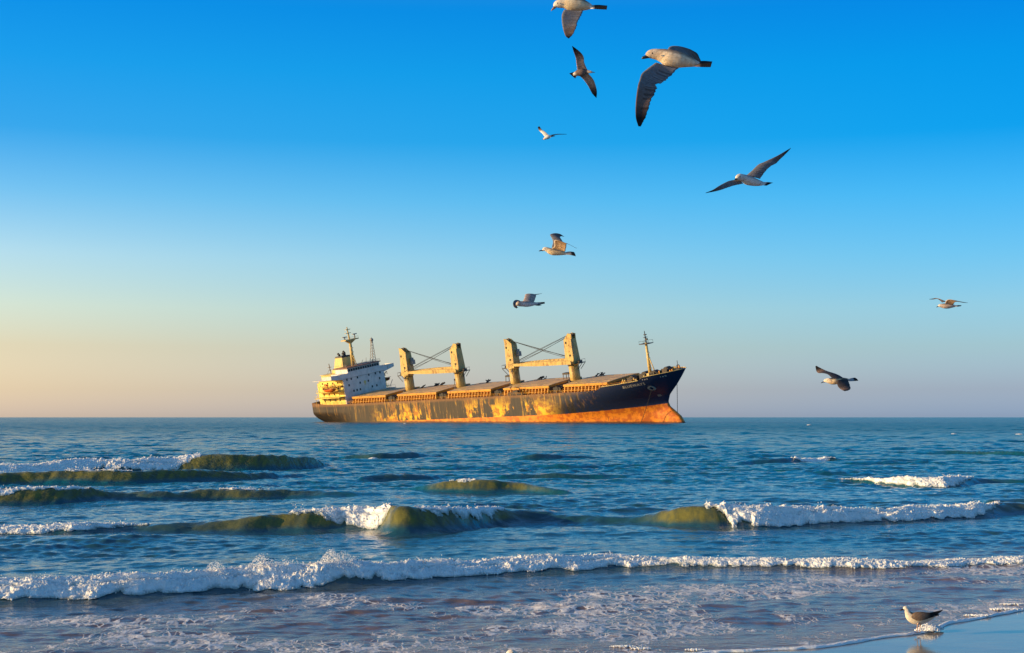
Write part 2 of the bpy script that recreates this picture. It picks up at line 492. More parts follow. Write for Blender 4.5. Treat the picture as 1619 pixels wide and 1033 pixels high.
# cross-deck machinery in the gaps between hatches
for gx in (50.5, 82.0, 113.8, 145.3):
    for yy in (-9.6, -6.0, 5.5, 9.0):
        g = MB()
        g.box(gx - 2.0, gx - .3, yy - 1.2, yy + 1.2, -1.0, 1.0)
        g.tube([(gx - .2, yy - 1.5, .5), (gx - .2, yy + 1.5, .5)], 1.0, 12)
        g.tube([(gx + 1.2, yy - 1.3, .3), (gx + 1.2, yy + 1.3, .3)], .8, 12)
        g.box(gx + .3, gx + 2.2, yy - .7, yy + .7, -1.0, .9)
        g.build('cargo_winch', m_black, ship)
    g = MB()                                        # mushroom vents
    for yy in (-3.6, 3.6):
        g.tube([(gx + 1.5, yy, -1), (gx + 1.5, yy, 1.9)], .4, 10); g.tube([(gx + 1.5, yy, 1.9), (gx + 1.5, yy, 2.5)], [.8, .6], 10)
        g.build('ventilator', m_gear, ship); g = MB()
# open frames (container/grab stands) on the covers
for (gx, yy) in ((74.5, 8.5), (104.5, 8.8), (139.5, 4.5)):
    g = MB()
    for dx in (-1.6, 1.6):
        for dy in (-1.2, 1.2): g.tube([(gx + dx, yy + dy, 1.9), (gx + dx * .8, yy + dy * .8, 4.6)], .16, 5)
    g.box(gx - 1.6, gx + 1.6, yy - 1.2, yy + 1.2, 4.2, 4.9)
    g.build('grab_stand', m_gear, ship)
# dark clutter lying on covers
for (gx, yy, l) in ((60, 9.6, 2.2), (63.5, 9.8, 1.4), (91, 9.3, 3.6), (122, 9.6, 3.0), (152.5, 9.4, 3.2), (57, 4, 1.5)):
    g = MB()
    for k in range(6):
        a = rnd.uniform(0, 3.1); cx_, cy_ = gx + rnd.uniform(-l / 2, l / 2), yy + rnd.uniform(-.8, .8)
        g.tube([(cx_ - math.cos(a) * .9, cy_ - math.sin(a) * .9, 2.3), (cx_ + math.cos(a) * .9, cy_ + math.sin(a) * .9, 2.9 + rnd.uniform(0, .5))], .22, 6)
    g.build('dunnage_heap', m_gear, ship)

# gangway davit clutter beside the fourth hatch
g = MB()
g.tube([(124, -14.2, -1), (124, -14.2, 2.6), (125.6, -15.6, 3.1)], .2, 6)
g.tube([(128.5, -14.2, -1), (128.5, -14.2, 2.2), (127, -15.2, 2.8)], .2, 6)
g.box(122.6, 130.5, -15.2, -14.0, -.6, .1); g.box(125, 127.6, -14.6, -13.2, -1, 1.2)
g.tube([(123, -14.6, .3), (131, -14.6, -.3)], .35, 6)
g.build('gangway_davit', m_gear, ship)

# cranes ---------------------------------------------------------------
def crane(x, face):
    """face=+1 jib points forward, -1 aft"""
    t = MB()
    t.tube([(x, 0, -1), (x, 0, 9.2)], 2.15, 28)
    t.tube([(x, 0, 1.6), (x, 0, 2.2)], 2.6, 24); t.tube([(x, 0, 8.5), (x, 0, 9.1)], 2.45, 24)
    tower = t.build('deck_crane', m_crane, ship)
    for i, p in enumerate(tower.data.polygons): p.use_smooth = len(p.vertices) == 4
    h = MB()
    w = 2.25
    # tapered box house, its back edge vertical, narrowing to the top
    h.frustum((x - 2.15, x + 2.15, -w, w), (x - 2.0 + (.25 if face > 0 else 0), x + 2.0 - (.25 if face < 0 else 0), -1.75, 1.75), 9.1, 19.2)
    tx = x - 1.2 * face
    h.prism([(x - 1.95, 19.2), (x + 1.95, 19.2), (tx + .9, 21.2), (tx - .9, 21.6)], 1, -1.5, -1.1)
    h.prism([(x - 1.95, 19.2), (x + 1.95, 19.2), (tx + .9, 21.2), (tx - .9, 21.6)], 1, 1.1, 1.5)
    h.box(x - 1.2, x + 1.2, -1.0, 1.0, 19.2, 20.2)
    for zz in (11.5, 14, 16.6): h.box(x - .35, x + .35, -w - .03 + (zz - 9) * .05 - .1, -w + .5, zz, zz + .5)
    h.build('crane_house', m_crane, tower)
    ld = MB()
    for dx in (-.3, .3): ld.tube([(x + 1.2 + dx, -2.32, -.8), (x + 1.2 + dx, -2.32, 9.2)], .07, 4)
    for k in range(16): ld.box(x + .9, x + 1.5, -2.36, -2.28, -.5 + k * .6, -.42 + k * .6)
    ld.build('ladder', m_gear, tower)
    wn = MB(); wn.box(x - 1.3, x - .7, -1.98, -1.7, 17.4, 18.3); wn.build('vent_opening', m_black, tower)
    wn = MB(); wn.box(x + .2, x + .8, -2.3, -2.0, 12.2, 13.0); wn.build('vent_opening', m_black, tower)
    sh = MB()
    for yy in (-.7, .7): sh.tube([(tx, yy - .2, 20.7), (tx, yy + .2, 20.7)], .8, 14)
    sh.build('sheave', m_gear, tower)
    cb = MB()
    cx_ = x + 2.2 * face
    cb.box(min(cx_, cx_ + 1.5 * face), max(cx_, cx_ + 1.5 * face), .2, 2.0, 13.6, 15.6)
    cb.box(min(cx_, cx_ + .9 * face), max(cx_, cx_ + .9 * face), .4, 1.8, 15.6, 16.6)
    cb.build('operator_cab', m_steel, tower)
    pf = MB()
    px = x - face * 2.1
    pf.box(min(px, px - face * 2.6), max(px, px - face * 2.6), -2.2, 2.2, 9.0, 9.25)
    for yy in (-2.1, 0, 2.1):
        pf.tube([(px - face * 2.5, yy, 9.2), (px - face * 2.5, yy, 10.5)], .06, 4)
        pf.tube([(px - face * 2.4, yy, 9.0), (px + face * .2, yy, 6.4)], .13, 5)
    pf.tube([(px - face * 2.5, -2.1, 10.5), (px - face * 2.5, 2.1, 10.5)], .06, 4)
    pf.tube([(px, -2.1, 10.5), (px - face * 2.5, -2.1, 10.5)], .06, 4)
    pf.box(min(px - face * .8, px - face * 1.9), max(px - face * .8, px - face * 1.9), -1, 1, 9.25, 10.1)
    pf.build('crane_platform', m_gear, tower)
    yj = -3.0 if face < 0 else 3.0
    j = MB()
    L = 30.5
    for dy in (-.95, .95):                           # twin box girders
        j.add([(x + face * a_, yj + dy + q, 9.9 + zz + .02 * a_) for a_, zh in ((-2.0, .75), (L * .5, .85), (L, .38)) for q in (-.33, .33) for zz in (-zh, zh)],
              [(0, 1, 3, 2), (8, 10, 11, 9)] + [f for k in (0, 4) for f in ((k, k + 4, k + 5, k + 1), (k + 2, k + 3, k + 7, k + 6), (k, k + 2, k + 6, k + 4), (k + 1, k + 5, k + 7, k + 3))])
    for k in range(8):
        a_ = 2 + k * 3.8
        j.box(x + face * a_ - .15, x + face * a_ + .15, yj - .9, yj + .9, 9.7 + .02 * a_, 10.1 + .02 * a_)
    j.build('jib', m_crane, tower)
    cbm = MB()
    for k, (dy, end) in enumerate(((-.9, 30), (-.3, 30.3), (.3, 27), (.9, 30))):
        cbm.tube([(tx, dy * .8, 21.3 - .15 * k), (x + face * end * .55, yj * .55 + dy, 15.6 - .3 * k), (x + face * end, yj + dy, 10.9)], .085, 4)
    cbm.build('luffing_cable', m_rope, tower)
    hk = MB()
    hk.tube([(x + face * L, yj, 10.3), (x + face * L, yj, 8.2)], .06, 4)
    hk.tube([(x + face * L, yj - .3, 7.9), (x + face * L, yj + .3, 7.9)], .55, 10)
    hk.tube([(x + face * L, yj, 7.5), (x + face * (L + .35), yj, 7.1), (x + face * (L + .1), yj, 6.7)], .14, 5)
    hk.build('cargo_hook', m_gear, tower)
for x, fc in ((52.2, 1), (83.5, -1), (115.0, 1), (147.0, -1)): crane(x, fc)

# superstructure ---------------------------------------------------------------
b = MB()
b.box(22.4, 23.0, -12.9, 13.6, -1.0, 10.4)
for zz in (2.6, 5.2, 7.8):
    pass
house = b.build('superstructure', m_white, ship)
b = MB(); b.box(6.0, 22.39, -12.88, 13.58, -1.0, 10.38); b.build('side_house', m_house_lit, house)  # rest of the block behind the front, in the sunlit copy of its paint
def sub(name, bb, mat, par=None, smooth=False): return bb.build(name, mat, par or house, smooth)
# wide deck platforms aft of the front wall (starboard and port galleries)
for zz, ya, x0 in ((2.5, 16.4, 5.4), (5.1, 15.6, 6.0), (7.7, 14.9, 7.0)):
    for s in (-1, 1):
        g = MB()
        inner = 12.9 if s < 0 else 13.6
        g.box(x0, 22.4, min(s * inner, s * ya), max(s * inner, s * ya), zz, zz + .25)
        for k in range(9):
            xx = x0 + .1 + (22.2 - x0) * k / 8
            g.tube([(xx, s * (ya - .1), zz + .25), (xx, s * (ya - .1), zz + 1.3)], .05, 4)
        for h in (.75, 1.3): g.tube([(x0, s * (ya - .1), zz + h), (22.3, s * (ya - .1), zz + h)], .045, 4)
        sub('gallery_deck', g, m_house_lit)
        for k in (0, 3, 6):
            xx = x0 + .6 + (21 - x0) * k / 6
            st_ = MB(); st_.tube([(xx, s * (ya - .35), zz - 2.4), (xx, s * (ya - .35), zz)], .12, 5)
            sub('gallery_post', st_, m_house_lit)
# after house, stepped
g = MB(); g.box(1.8 + 1.4, 5.98, -11.5, 11.5, -1.0, 9.2); sub('after_house', g, m_house_lit)
g = MB(); g.box(4.6, 14.5, -9.5, 9.5, 10.4, 12.6); g.box(4.2, 15, -10, 10, 12.6, 12.8); sub('boat_deck_house', g, m_cream)
g = MB(); g.box(2.6, 22.6, -13.6, 14.2, 10.4, 10.62); sub('upper_deck', g, m_white)
# bridge deck with wings
g = MB()
g.box(15.5, 23.25, -13.2, 13.9, 10.62, 12.9)
g.frustum((16, 23.2, -13.2, -13.0), (17.2, 23.2, -20.3, -13.0), 10.3, 11.3)
g.frustum((16, 23.2, 13.7, 13.9), (17.2, 23.2, 13.7, 20.4), 10.0, 11.3)
g.box(17.2, 23.24, -20.3, -13.2, 11.3, 11.5); g.box(17.2, 23.24, 13.9, 20.4, 11.3, 11.5)
for s, y0, y1 in ((-1, -20.3, -13.2), (1, 13.9, 20.4)):
    g.box(23.0, 23.24, y0, y1, 11.5, 12.95)
    g.box(17.2, 17.4, y0, y1, 11.5, 12.6)
    ye = y0 if s < 0 else y1
    g.box(17.4, 23.0, min(ye, ye - s * .22), max(ye, ye - s * .22), 11.5, 12.95)
sub('bridge_wing', g, m_white)
# wheelhouse
g = MB()
g.box(14.5, 23.1, -9.6, 11.2, 12.9, 15.0)
wh = sub('wheelhouse', g, m_white)
g = MB(); g.box(14.0, 23.7, -10.2, 11.7, 15.0, 15.42); sub('roof_edge', g, m_deck, wh)
for k in range(13):
    y0 = -9.1 + k * 1.53
    g = MB(); g.box(23.1, 23.16, y0, y0 + 1.25, 13.45, 14.65); sub('bridge_window', g, m_glass, wh)
# roof rail and clutter
g = MB()
for k in range(14):
    yy = -10 + k * 1.66
    g.tube([(23.5, yy, 15.35), (23.5, yy, 16.5)], .05, 4)
g.tube([(23.5, -10, 16.5), (23.5, 11.6, 16.5)], .05, 4); g.tube([(23.5, -10, 15.95), (23.5, 11.6, 15.95)], .04, 4)
g.tube([(14.2, -10, 16.5), (23.5, -10, 16.5)], .05, 4)
for yy, hh in ((-7.5, 1.7), (-3, 2.2), (-.5, 1.5), (4, 1.9), (6.3, 2.6), (10.8, 2.4)):
    g.tube([(20 + rnd.uniform(-2, 2), yy, 15.3), (20, yy, 15.3 + hh)], .1, 5)
sub('roof_rail', g, m_steel, wh)
# front windows (portholes)
for zz, ys in ((10.0, (-10.6, -7.9, -3.9, 3.5, 7.8, 10.8)), (7.3, (-9.8, -2.7, 2.6, 10.1)), (4.3, (-7.3, -5.3, -3.2, 4.6, 7.6)), (1.6, (-9.5, -4, 1.5, 6.5, 11))):
    for yy in ys:
        if zz == 1.6: continue
        g = MB(); g.box(23.0, 23.06, yy - .42, yy + .42, zz - .5, zz + .5); sub('window', g, m_glass)
# crest-like mark in the middle of the front
g = MB()
g.tube([(23.0, .4, 7.2), (23.09, .4, 7.2)], .75, 14); g.box(23.0, 23.1, -.1, .9, 5.9, 6.4); sub('front_mark', g, m_cream)
# side windows, starboard and port
for s, yw in ((-1, -12.9), (1, 13.6)):
    for zz in (1.0, 3.9, 6.5, 9.1):
        for xx in (8.5, 12, 15.5, 19):
            g = MB(); g.box(xx - .35, xx + .35, yw - .05 if s < 0 else yw, yw if s < 0 else yw + .05, zz - .4, zz + .4); sub('window', g, m_glass)
for yy in (-9.5, -6, 6, 9.5):
    g = MB(); g.box(15, 15.05, yy - .4, yy + .4, 11.2, 12); 
# funnel
g = MB()
g.frustum((6.6, 13.4, -3.2, 3.2), (8.4, 13.2, -2.7, 2.7), 12.8, 19.6)
fun = g.build('funnel', m_cream, ship)
g = MB()
g.frustum((8.3, 13.3, -2.8, 2.8), (8.7, 13.2, -2.6, 2.6), 19.6, 20.3)
sub('funnel_cap', g, m_black, fun)
for dx, dy, hh in ((10.0, -1.2, 21.5), (11.4, 1.0, 22.2), (12.4, -.6, 21.4)):
    g = MB(); g.tube([(dx, dy, 20), (dx, dy, hh - .6), (dx - .8, dy, hh)], .55, 10); sub('exhaust_pipe', g, m_black, fun)
g = MB(); g.box(6.2, 13.8, -4, 4, 12.8, 14.2); sub('funnel_casing', g, m_cream, fun)
# radar mast
g = MB()
g.tube([(17.2, 0, 15.3), (17.5, 0, 27.6)], [1.0, .55], 12)
g.tube([(19.6, 0, 15.3), (17.6, 0, 22)], .22, 6)
for zz in (17.5, 19.5, 21.5, 23.5): g.box(17.9, 18.5, -.5, .5, zz, zz + .25)
rm = g.build('radar_mast', m_mast, ship, True)
g = MB(); g.box(15.8, 19.2, -4.2, 4.2, 27.3, 27.8); g.frustum((17.1, 17.9, -.6, .6), (16.2, 18.8, -2.6, 2.6), 25.8, 27.3)
for yy in (-4.1, -1.4, 1.4, 4.1):
    g.tube([(19.1, yy, 27.7), (19.1, yy, 28.7)], .06, 4)
g.tube([(19.1, -4.1, 28.7), (19.1, 4.1, 28.7)], .05, 4); sub('mast_platform', g, m_mast, rm)
g = MB(); g.tube([(17.5, -.2, 27.6), (17.4, -.6, 33.6)], [.45, .25], 6); g.box(17.0, 17.8, -2.2, 1.2, 30.6, 30.85)
g.box(16.9, 17.9, -1.8, 1.0, 32.3, 32.55); sub('top_mast', g, m_mast, rm)
for yy, zz in ((3.4, 29.6), (-3.2, 28.9)):
    g = MB(); g.tube([(17.5, yy, 27.7), (17.5, yy, zz)], .28, 6); g.box(17.1, 17.9, yy - 1.3, yy + 1.3, zz, zz + .4); sub('radar_scanner', g, m_steel, rm)
# lattice signal mast at the port side of the wheelhouse roof
g = MB()
b0, z0, z1 = (20, 10.6), 15.35, 25.0
for dx in (-1, 1):
    for dy in (-1, 1): g.tube([(20 + dx * 1.0, 10.4 + dy * 1.0, z0), (20 + dx * .3, 11.4 + dy * .3, z1)], .13, 5)
for k in range(7):
    f0, f1 = k / 7, (k + 1) / 7
    w0, w1 = 1 - .7 * f0, 1 - .7 * f1
    for s in (-1, 1):
        ya, yb = 10.4 + f0, 10.4 + f1
        za, zb = z0 + (z1 - z0) * f0, z0 + (z1 - z0) * f1
        g.tube([(20 - w0 * s, ya - w0, za), (20 + w1 * s, yb - w1, zb)], .07, 4)
        g.tube([(20 + w0, ya - w0 * s, za), (20 + w1, yb + w1 * s, zb)], .07, 4)
sm = g.build('signal_mast', m_steel, ship)
g = MB(); g.ball((20, 11.5, 25.6), (.85, .85, .9)); g.tube([(20, 11.5, 26), (20, 11.5, 27)], .12, 5); sub('satellite_dome', g, m_steel, sm)
# aft mast
g = MB(); g.tube([(5.5, -4, 12.7), (5.2, -4.2, 17.4)], .22, 6); g.box(4.9, 5.6, -5.2, -3.2, 15.6, 15.8); g.box(4.9, 5.6, -4.9, -3.5, 14.3, 14.5)
g.tube([(5.5, -6.5, 12.7), (5.3, -4.2, 15)], .08, 4)
g.build('stern_mast', m_steel, ship)
# poop bulwark fittings
for yy in (-12, -8.5, -5, 5, 9):
    g = MB()
    for dx in (0, 1.2): g.tube([(2.6 + dx * .4, yy + dx, -1), (2.6 + dx * .4, yy + dx, .9)], .35, 8)
    g.build('mooring_bollard', m_gear, ship)

# foremast and forecastle gear ----------------------------------------
g = MB()
g.tube([(184.0, 0, 1.5), (184.0, 0, 15.2)], [.75, .45], 12); g.tube([(186.6, 0, 2.6), (184.4, 0, 9.6)], .2, 6)
for zz in (5, 7, 9, 11): g.box(184.5, 184.9, -.35, .35, zz, zz + .15)
fm = g.build('foremast', m_mast, ship, True)
g = MB(); g.box(181.9, 186.2, -1.9, 1.9, 14.7, 14.95)
for xx in (182, 184, 186.1):
    for yy in (-1.8, 1.8): g.tube([(xx, yy, 14.9), (xx, yy, 16)], .06, 4)
for yy in (-1.8, 1.8): g.tube([(182, yy, 16), (186.1, yy, 16)], .05, 4)
sub('mast_platform', g, m_gear, fm)
g = MB(); g.tube([(184.1, 0, 15), (184.0, 0, 19.8)], [.32, .12], 6); g.box(183.7, 184.4, -1, 1, 17.2, 17.4); g.box(184.1, 184.9, -.3, .3, 16.2, 16.9); g.box(183.6, 184.6, -.4, .4, 18.2, 18.5); sub('top_mast', g, m_gear, fm)
g = MB(); g.box(183, 185.2, -1.2, 1.2, 1, 3.2); sub('mast_base', g, m_mast, fm)
for (xx, yy, zz, s) in ((189.6, -4.5, 2.3, 1.0), (189.6, 4.0, 2.3, 1.0), (179.5, -5.5, .9, .95), (180.2, 2.5, .9, 1.1), (181.8, -9.5, 1.1, .7)):
    g = MB()
    g.tube([(xx, yy - 1.4 * s, zz + 1.3 * s), (xx, yy + 1.4 * s, zz + 1.3 * s)], 1.25 * s, 14)
    g.tube([(xx, yy - 2.2 * s, zz + 1.3 * s), (xx, yy + 2.2 * s, zz + 1.3 * s)], .6 * s, 10)
    g.box(xx - 1.3 * s, xx + 1.3 * s, yy - 2.6 * s, yy - 2.2 * s, zz, zz + 2 * s); g.box(xx - 1.3 * s, xx + 1.3 * s, yy + 2.2 * s, yy + 2.6 * s, zz, zz + 2 * s)
    g.build('windlass', m_gear, ship)
for k in range(16):
    xx = rnd.uniform(172.5, 196); hb_ = max(1, float(halfb(xx, float(sheer(xx)))) - 1.6)
    yy = rnd.choice([-1, -1, 1]) * rnd.uniform(.5, 1) * hb_
    zz = float(sheer(xx)) - .9
    g = MB()
    for d in (-.5, .5): g.tube([(xx + d, yy, zz), (xx + d, yy, zz + rnd.uniform(1.3, 2.1))], .3, 7)
    g.box(xx - .9, xx + .9, yy - .4, yy + .4, zz, zz + .3)
    g.build('mooring_bollard', rnd.choice([m_gear, m_coam, m_mast]), ship)
g = MB(); g.tube([(197.2, 0, 3), (197.2, 0, 7.4)], .12, 5); g.box(196.9, 197.5, -.6, .6, 5.4, 5.7); g.box(196.6, 197.8, -.5, .5, 3, 4.3); g.build('jack_staff', m_gear, ship)
g = MB()
for k in range(12):
    xx = 172.2 + k * 1.15; hh = float(halfb(xx, float(sheer(xx)))) - 1.2
    g.tube([(xx, -hh, float(sheer(xx)) - .6), (xx, -hh, float(sheer(xx)) + .75)], .07, 4)
g.tube([(172.2, -(float(halfb(172.2, .9)) - 1.2), 1.5), (179, -(float(halfb(179, 1.3)) - 1.2), 2.1), (185, -(float(halfb(185, 1.8)) - 1.2), 2.6)], .06, 4)
g.build('forecastle_rail', m_coam, ship)

# hawse pipe, chains, lettering
def hy(x, z): return -float(halfb(x, z))
for s in (-1, 1):
    g = MB()
    x0, z0 = 189.2, -1.77
    y0 = s * float(halfb(x0, z0))
    vs, fs = [], []
    for (r0, dd) in ((1.05, -.1), (1.05, .45), (.6, .5), (.55, -.1)):
        for k in range(16):
            w = 2 * math.pi * k / 16
            xx, zz = x0 + r0 * math.cos(w), z0 + r0 * math.sin(w)
            vs.append((xx, s * (float(halfb(xx, zz)) + dd), zz))
    for i in range(3):
        for k in range(16): fs.append((i * 16 + k, i * 16 + (k + 1) % 16, (i + 1) * 16 + (k + 1) % 16, (i + 1) * 16 + k))
    g.add(vs, fs)
    g.build('hawse_pipe', m_steel, hull)
iv = SHIP_M.inverted()
def chain(p0, p1, sag):
    g = MB()
    n = 40
    pts = [Vector(p0).lerp(Vector(p1), k / n) + Vector((0, 0, -sag * 4 * (k / n) * (1 - k / n))) for k in range(n + 1)]
    for k in range(n):
        g.tube([pts[k], pts[k + 1]], .13 if k % 2 else .09, 5)
    return g.build('anchor_chain', m_black, ship)
p0 = Vector((189.1, hy(189.1, -2.0) - .35, -2.2))
chain(p0, (182.2, -9.6, -16.3), .4)
w1 = SHIP_M @ Vector((194.4, 2.0, -2.0))
chain(iv @ w1, iv @ Vector((w1.x + .1, w1.y, -.6)), 0)

def hull_text(body, x0, z0, x1, z1, height, name):
    cu = bpy.data.curves.new(name, 'FONT'); cu.body = body; cu.size = 1; cu.space_character = 1.12; cu.offset = .014; cu.resolution_u = 3
    o = bpy.data.objects.new(name, cu); C.objects.link(o)
    bpy.context.view_layer.update()
    dg = bpy.context.evaluated_depsgraph_get()
    me = bpy.data.meshes.new_from_object(o.evaluated_get(dg))
    bpy.data.objects.remove(o)
    xs = [v.co.x for v in me.vertices]; ys = [v.co.y for v in me.vertices]
    ax, bx, ay, by = min(xs), max(xs), min(ys), max(ys)
    out = []
    for v in me.vertices:
        s = (v.co.x - ax) / (bx - ax); t = (v.co.y - ay) / (by - ay)
        x = x0 + (x1 - x0) * s; z = z0 + (z1 - z0) * s + height * t
        v.co = (x, hy(x, z) - .07, z)
    return link_mesh(name, me, m_letter, hull)

hull_text('BLUEWAYS', 180.2, -.50, 188.2, .05, 1.08, 'ship_name')
g = MB()                                             # small weathered marks and a pale patch ahead of the name
for xx, zz, l, hh in ((187.9, 2.0, .35, .5), (188.6, 2.05, .5, .4), (189.4, 2.05, .35, .5), (193.6, 2.2, .3, .45), (194.2, 2.2, .5, .4), (195.0, 2.3, .45, .5)):
    g.add([(x, hy(x, z) - .06, z) for x, z in ((xx, zz), (xx + l, zz), (xx + l, zz + hh), (xx, zz + hh))], [(0, 1, 2, 3)])
g.build('bow_mark', m_letter, hull)
g = MB()
g.add([(x, hy(x, z) - .06, z) for x, z in ((188.7, -5.8), (189.8, -5.7), (189.8, -4.9), (188.8, -4.9))], [(0, 1, 2, 3)])
g.build('paint_patch', m_steel, hull)

# lifeboats (hang in their davits: things of their own)
def lifeboat(mat, loc, label, covered):
    r = bpy.data.objects.new('lifeboat', None); C.objects.link(r)
    r.matrix_world = SHIP_M @ Matrix.Translation(loc)
    tag(r, label, 'lifeboat', 'lifeboats of the stranded ship')
    vs, fs = [], []
    n, m = 14, 10
    for i in range(n + 1):
        s = -1 + 2 * i / n
        w = 1.35 * (1 - abs(s) ** 2.6) ** .6 + .02
        for k in range(m + 1):
            a = math.pi * (1 + k / m)
            vs.append((s * 3.7, 1.2 * w * math.cos(a), 1.45 * math.sin(a) * (1 - .25 * abs(s) ** 3) * (1 if abs(s) < .999 else .6) + .35 * s * s))
    for i in range(n):
        for k in range(m):
            fs.append((i * (m + 1) + k, i * (m + 1) + k + 1, (i + 1) * (m + 1) + k + 1, (i + 1) * (m + 1) + k))
    MB().add(vs, fs).build('boat_hull', mat, r, True)
    vs, fs = [], []
    for i in range(n + 1):
        s = -1 + 2 * i / n
        w = 1.3 * (1 - abs(s) ** 2.6) ** .6 + .02
        hgt = (1.75 if covered else .8) * (1 - abs(s) ** 3.5) ** .6
        for k in range(m + 1):
            a = math.pi * k / m
            vs.append((s * 3.65, 1.2 * w * math.cos(a), hgt * math.sin(a) + .35 * s * s))
    MB().add(vs, fs).build('canopy', mat, r, True)
    if covered:
        MB().box(-2.6, -1.2, -.6, .6, 1.4, 2.3).build('conning_hatch', mat, r)
    g = MB()
    g.tube([(-3.3, -1.5, .42), (0, -1.7, .08), (3.3, -1.5, .42)], .09, 5); g.tube([(-3.3, 1.5, .42), (0, 1.7, .08), (3.3, 1.5, .42)], .09, 5)
    g.build('fender_rail', m_gear, r)
    return r
lifeboat(m_boat, (17.7, -17.3, 6.9), 'orange enclosed lifeboat hanging on the sunlit side of the white deckhouse', True)
lifeboat(m_boat2, (18.2, 17.6, 6.2), 'dark red lifeboat in the far davit behind the deckhouse, seen against the sky', False)
for s, yb in ((-1, 17.3), (1, 17.6)):
    for xx in (14.9, 20.4):
        g = MB()
        g.tube([(xx, s * 13.8, 5.2), (xx, s * (yb - .6), 9.2), (xx, s * (yb + .2), 9.4), (xx, s * (yb + .3), 8.2)], .2, 6)
        g.build('boat_davit', m_gear if s > 0 else m_cream, ship)
g = MB(); g.box(14, 22.5, 14.2, 20.5, 1.0, 1.3)
for xx in (14.2, 18, 22.3): g.tube([(xx, 16.0, 1.2), (xx, 19, 5.2)], .14, 5)
for xx in (14.2, 17, 19.6, 22.3): g.tube([(xx, 20.3, 1.3), (xx, 20.3, 2.4)], .06, 4)
g.tube([(14.2, 20.3, 2.4), (22.3, 20.3, 2.4)], .05, 4)
g.build('boat_platform', m_steel, ship)

# ------------------------------------------------------------------ sea
# breakers: list of (photo px, base row, crest row, foam 0..1) turned into ground positions and real heights
WAVES = {
 'A': [(-120, 953, 914, 1), (0, 951, 913, 1), (60, 949, 910, 1), (130, 946, 909, 1), (193, 944, 904, 1), (250, 941, 903, 1), (334, 934, 896, 1), (400, 931, 893, 1), (470, 929, 890, .95), (540, 927, 888, .9), (600, 922, 887, .9), (660, 917, 887, .95), (762, 910, 884, 1), (874, 905, 880, 1), (960, 901, 881, .95), (1022, 899, 882, .9), (1060, 899, 886, .75), (1100, 900, 886, .9), (1170, 900, 889, .7), (1200, 900, 888, .9), (1270, 901, 890, .7), (1330, 901, 886, .95), (1420, 901, 889, .85), (1460, 899, 890, .6), (1500, 897, 888, .85), (1560, 895, 887, .65), (1619, 893, 884, .8), (1740, 889, 880, .8)],
 'B': [(-120, 845, 833, .8), (0, 845, 831, .9), (60, 846, 829, .9), (130, 845, 826, .75), (180, 842, 825, .25), (250, 842, 826, .0), (330, 841, 821, 0), (400, 840, 817, 0), (440, 838, 811, .05), (480, 840, 806, .22), (525, 838, 805, .6), (545, 838, 803, 1), (590, 837, 800, .95), (603, 843, 799, .4), (612, 843, 799, .0), (640, 844, 799, .0), (660, 844, 799, .2), (690, 842, 797, .33), (740, 836, 797, .45), (775, 828, 799, .4), (800, 825, 806, .04), (850, 822, 811, 0), (900, 824, 812, 0), (960, 826, 816, 0), (1020, 828, 815, 0), (1060, 832, 806, 0), (1110, 834, 801, 0), (1140, 835, 797, .2), (1160, 835, 796, .7), (1200, 834, 798, 1), (1300, 830, 803, 1), (1400, 826, 803, 1), (1500, 821, 799, 1), (1565, 817, 795, 1), (1585, 814, 797, .15), (1619, 812, 797, 0), (1740, 812, 799, 0)],
 'C': [(-120, 798, 775, .3), (0, 797, 774, .32), (80, 796, 771, .25), (125, 793, 772, .12), (150, 790, 776, 0), (250, 790, 776, 0), (350, 788, 772, .10), (400, 788, 770, .14), (450, 786, 773, 0), (540, 786, 777, 0), (640, 784, 780, 0)],
 'D': [(-120, 766, 748, 0), (0, 765, 748, 0), (60, 764, 745, 0), (110, 764, 744, .14), (190, 764, 744, .12), (220, 763, 745, 0), (330, 760, 744, 0), (400, 758, 747, 0), (450, 754, 749, 0), (520, 752, 750, 0)],
 'E': [(-120, 749, 730, 1), (0, 749, 729, 1), (60, 748, 728, 1), (150, 746, 725, 1), (200, 746, 722, .9), (258, 745, 721, .9), (285, 745, 720, .4), (310, 745, 721, .03), (400, 744, 720, .06), (430, 743, 721, .0), (490, 740, 725, 0), (545, 736, 731, 0)],
 'F': [(640, 775, 772, 0), (700, 778, 762, 0), (720, 778, 759, .22), (740, 779, 758, .2), (757, 779, 759, .02), (820, 778, 762, 0), (860, 781, 770, 0), (920, 783, 779, 0)],
 'G': [(1250, 762, 760, 0), (1325, 763, 757, .1), (1345, 763, 756, .4), (1400, 766, 755, .7), (1430, 768, 755, .9), (1480, 769, 751, 1), (1515, 769, 749, 1), (1530, 766, 751, .6), (1545, 763, 755, 0), (1619, 764, 757, 0), (1740, 764, 761, 0)],
 'H': [(1150, 734, 731, 0), (1210, 733, 727, 0), (1255, 732, 723, .05), (1272, 731, 721, .8), (1290, 730, 719, 1), (1308, 730, 720, 1), (1318, 730, 723, .1), (1400, 729, 724, 0), (1500, 728, 726, 0)],
 'I': [(530, 725, 722, 0), (600, 726, 714, 0), (650, 724, 716, 0), (720, 721, 720, 0)],
 'J': [(560, 760, 756, 0), (600, 759, 750, 0), (640, 758, 748, 0), (700, 756, 753, 0)],
 'K': [(1440, 718, 716, 0), (1500, 718, 713, 0), (1570, 719, 713, 0), (1660, 721, 717, 0)],
 'L': [(780, 757, 754, 0), (850, 756, 747, 0), (920, 756, 749, 0), (1000, 755, 752, 0)],
 'M': [(800, 727, 725, 0), (850, 727, 718, .0), (880, 726, 719, 0), (960, 725, 722, 0)],
 'N': [(1560, 798, 790, 0), (1640, 797, 788, 0), (1740, 797, 790, 0)],
}
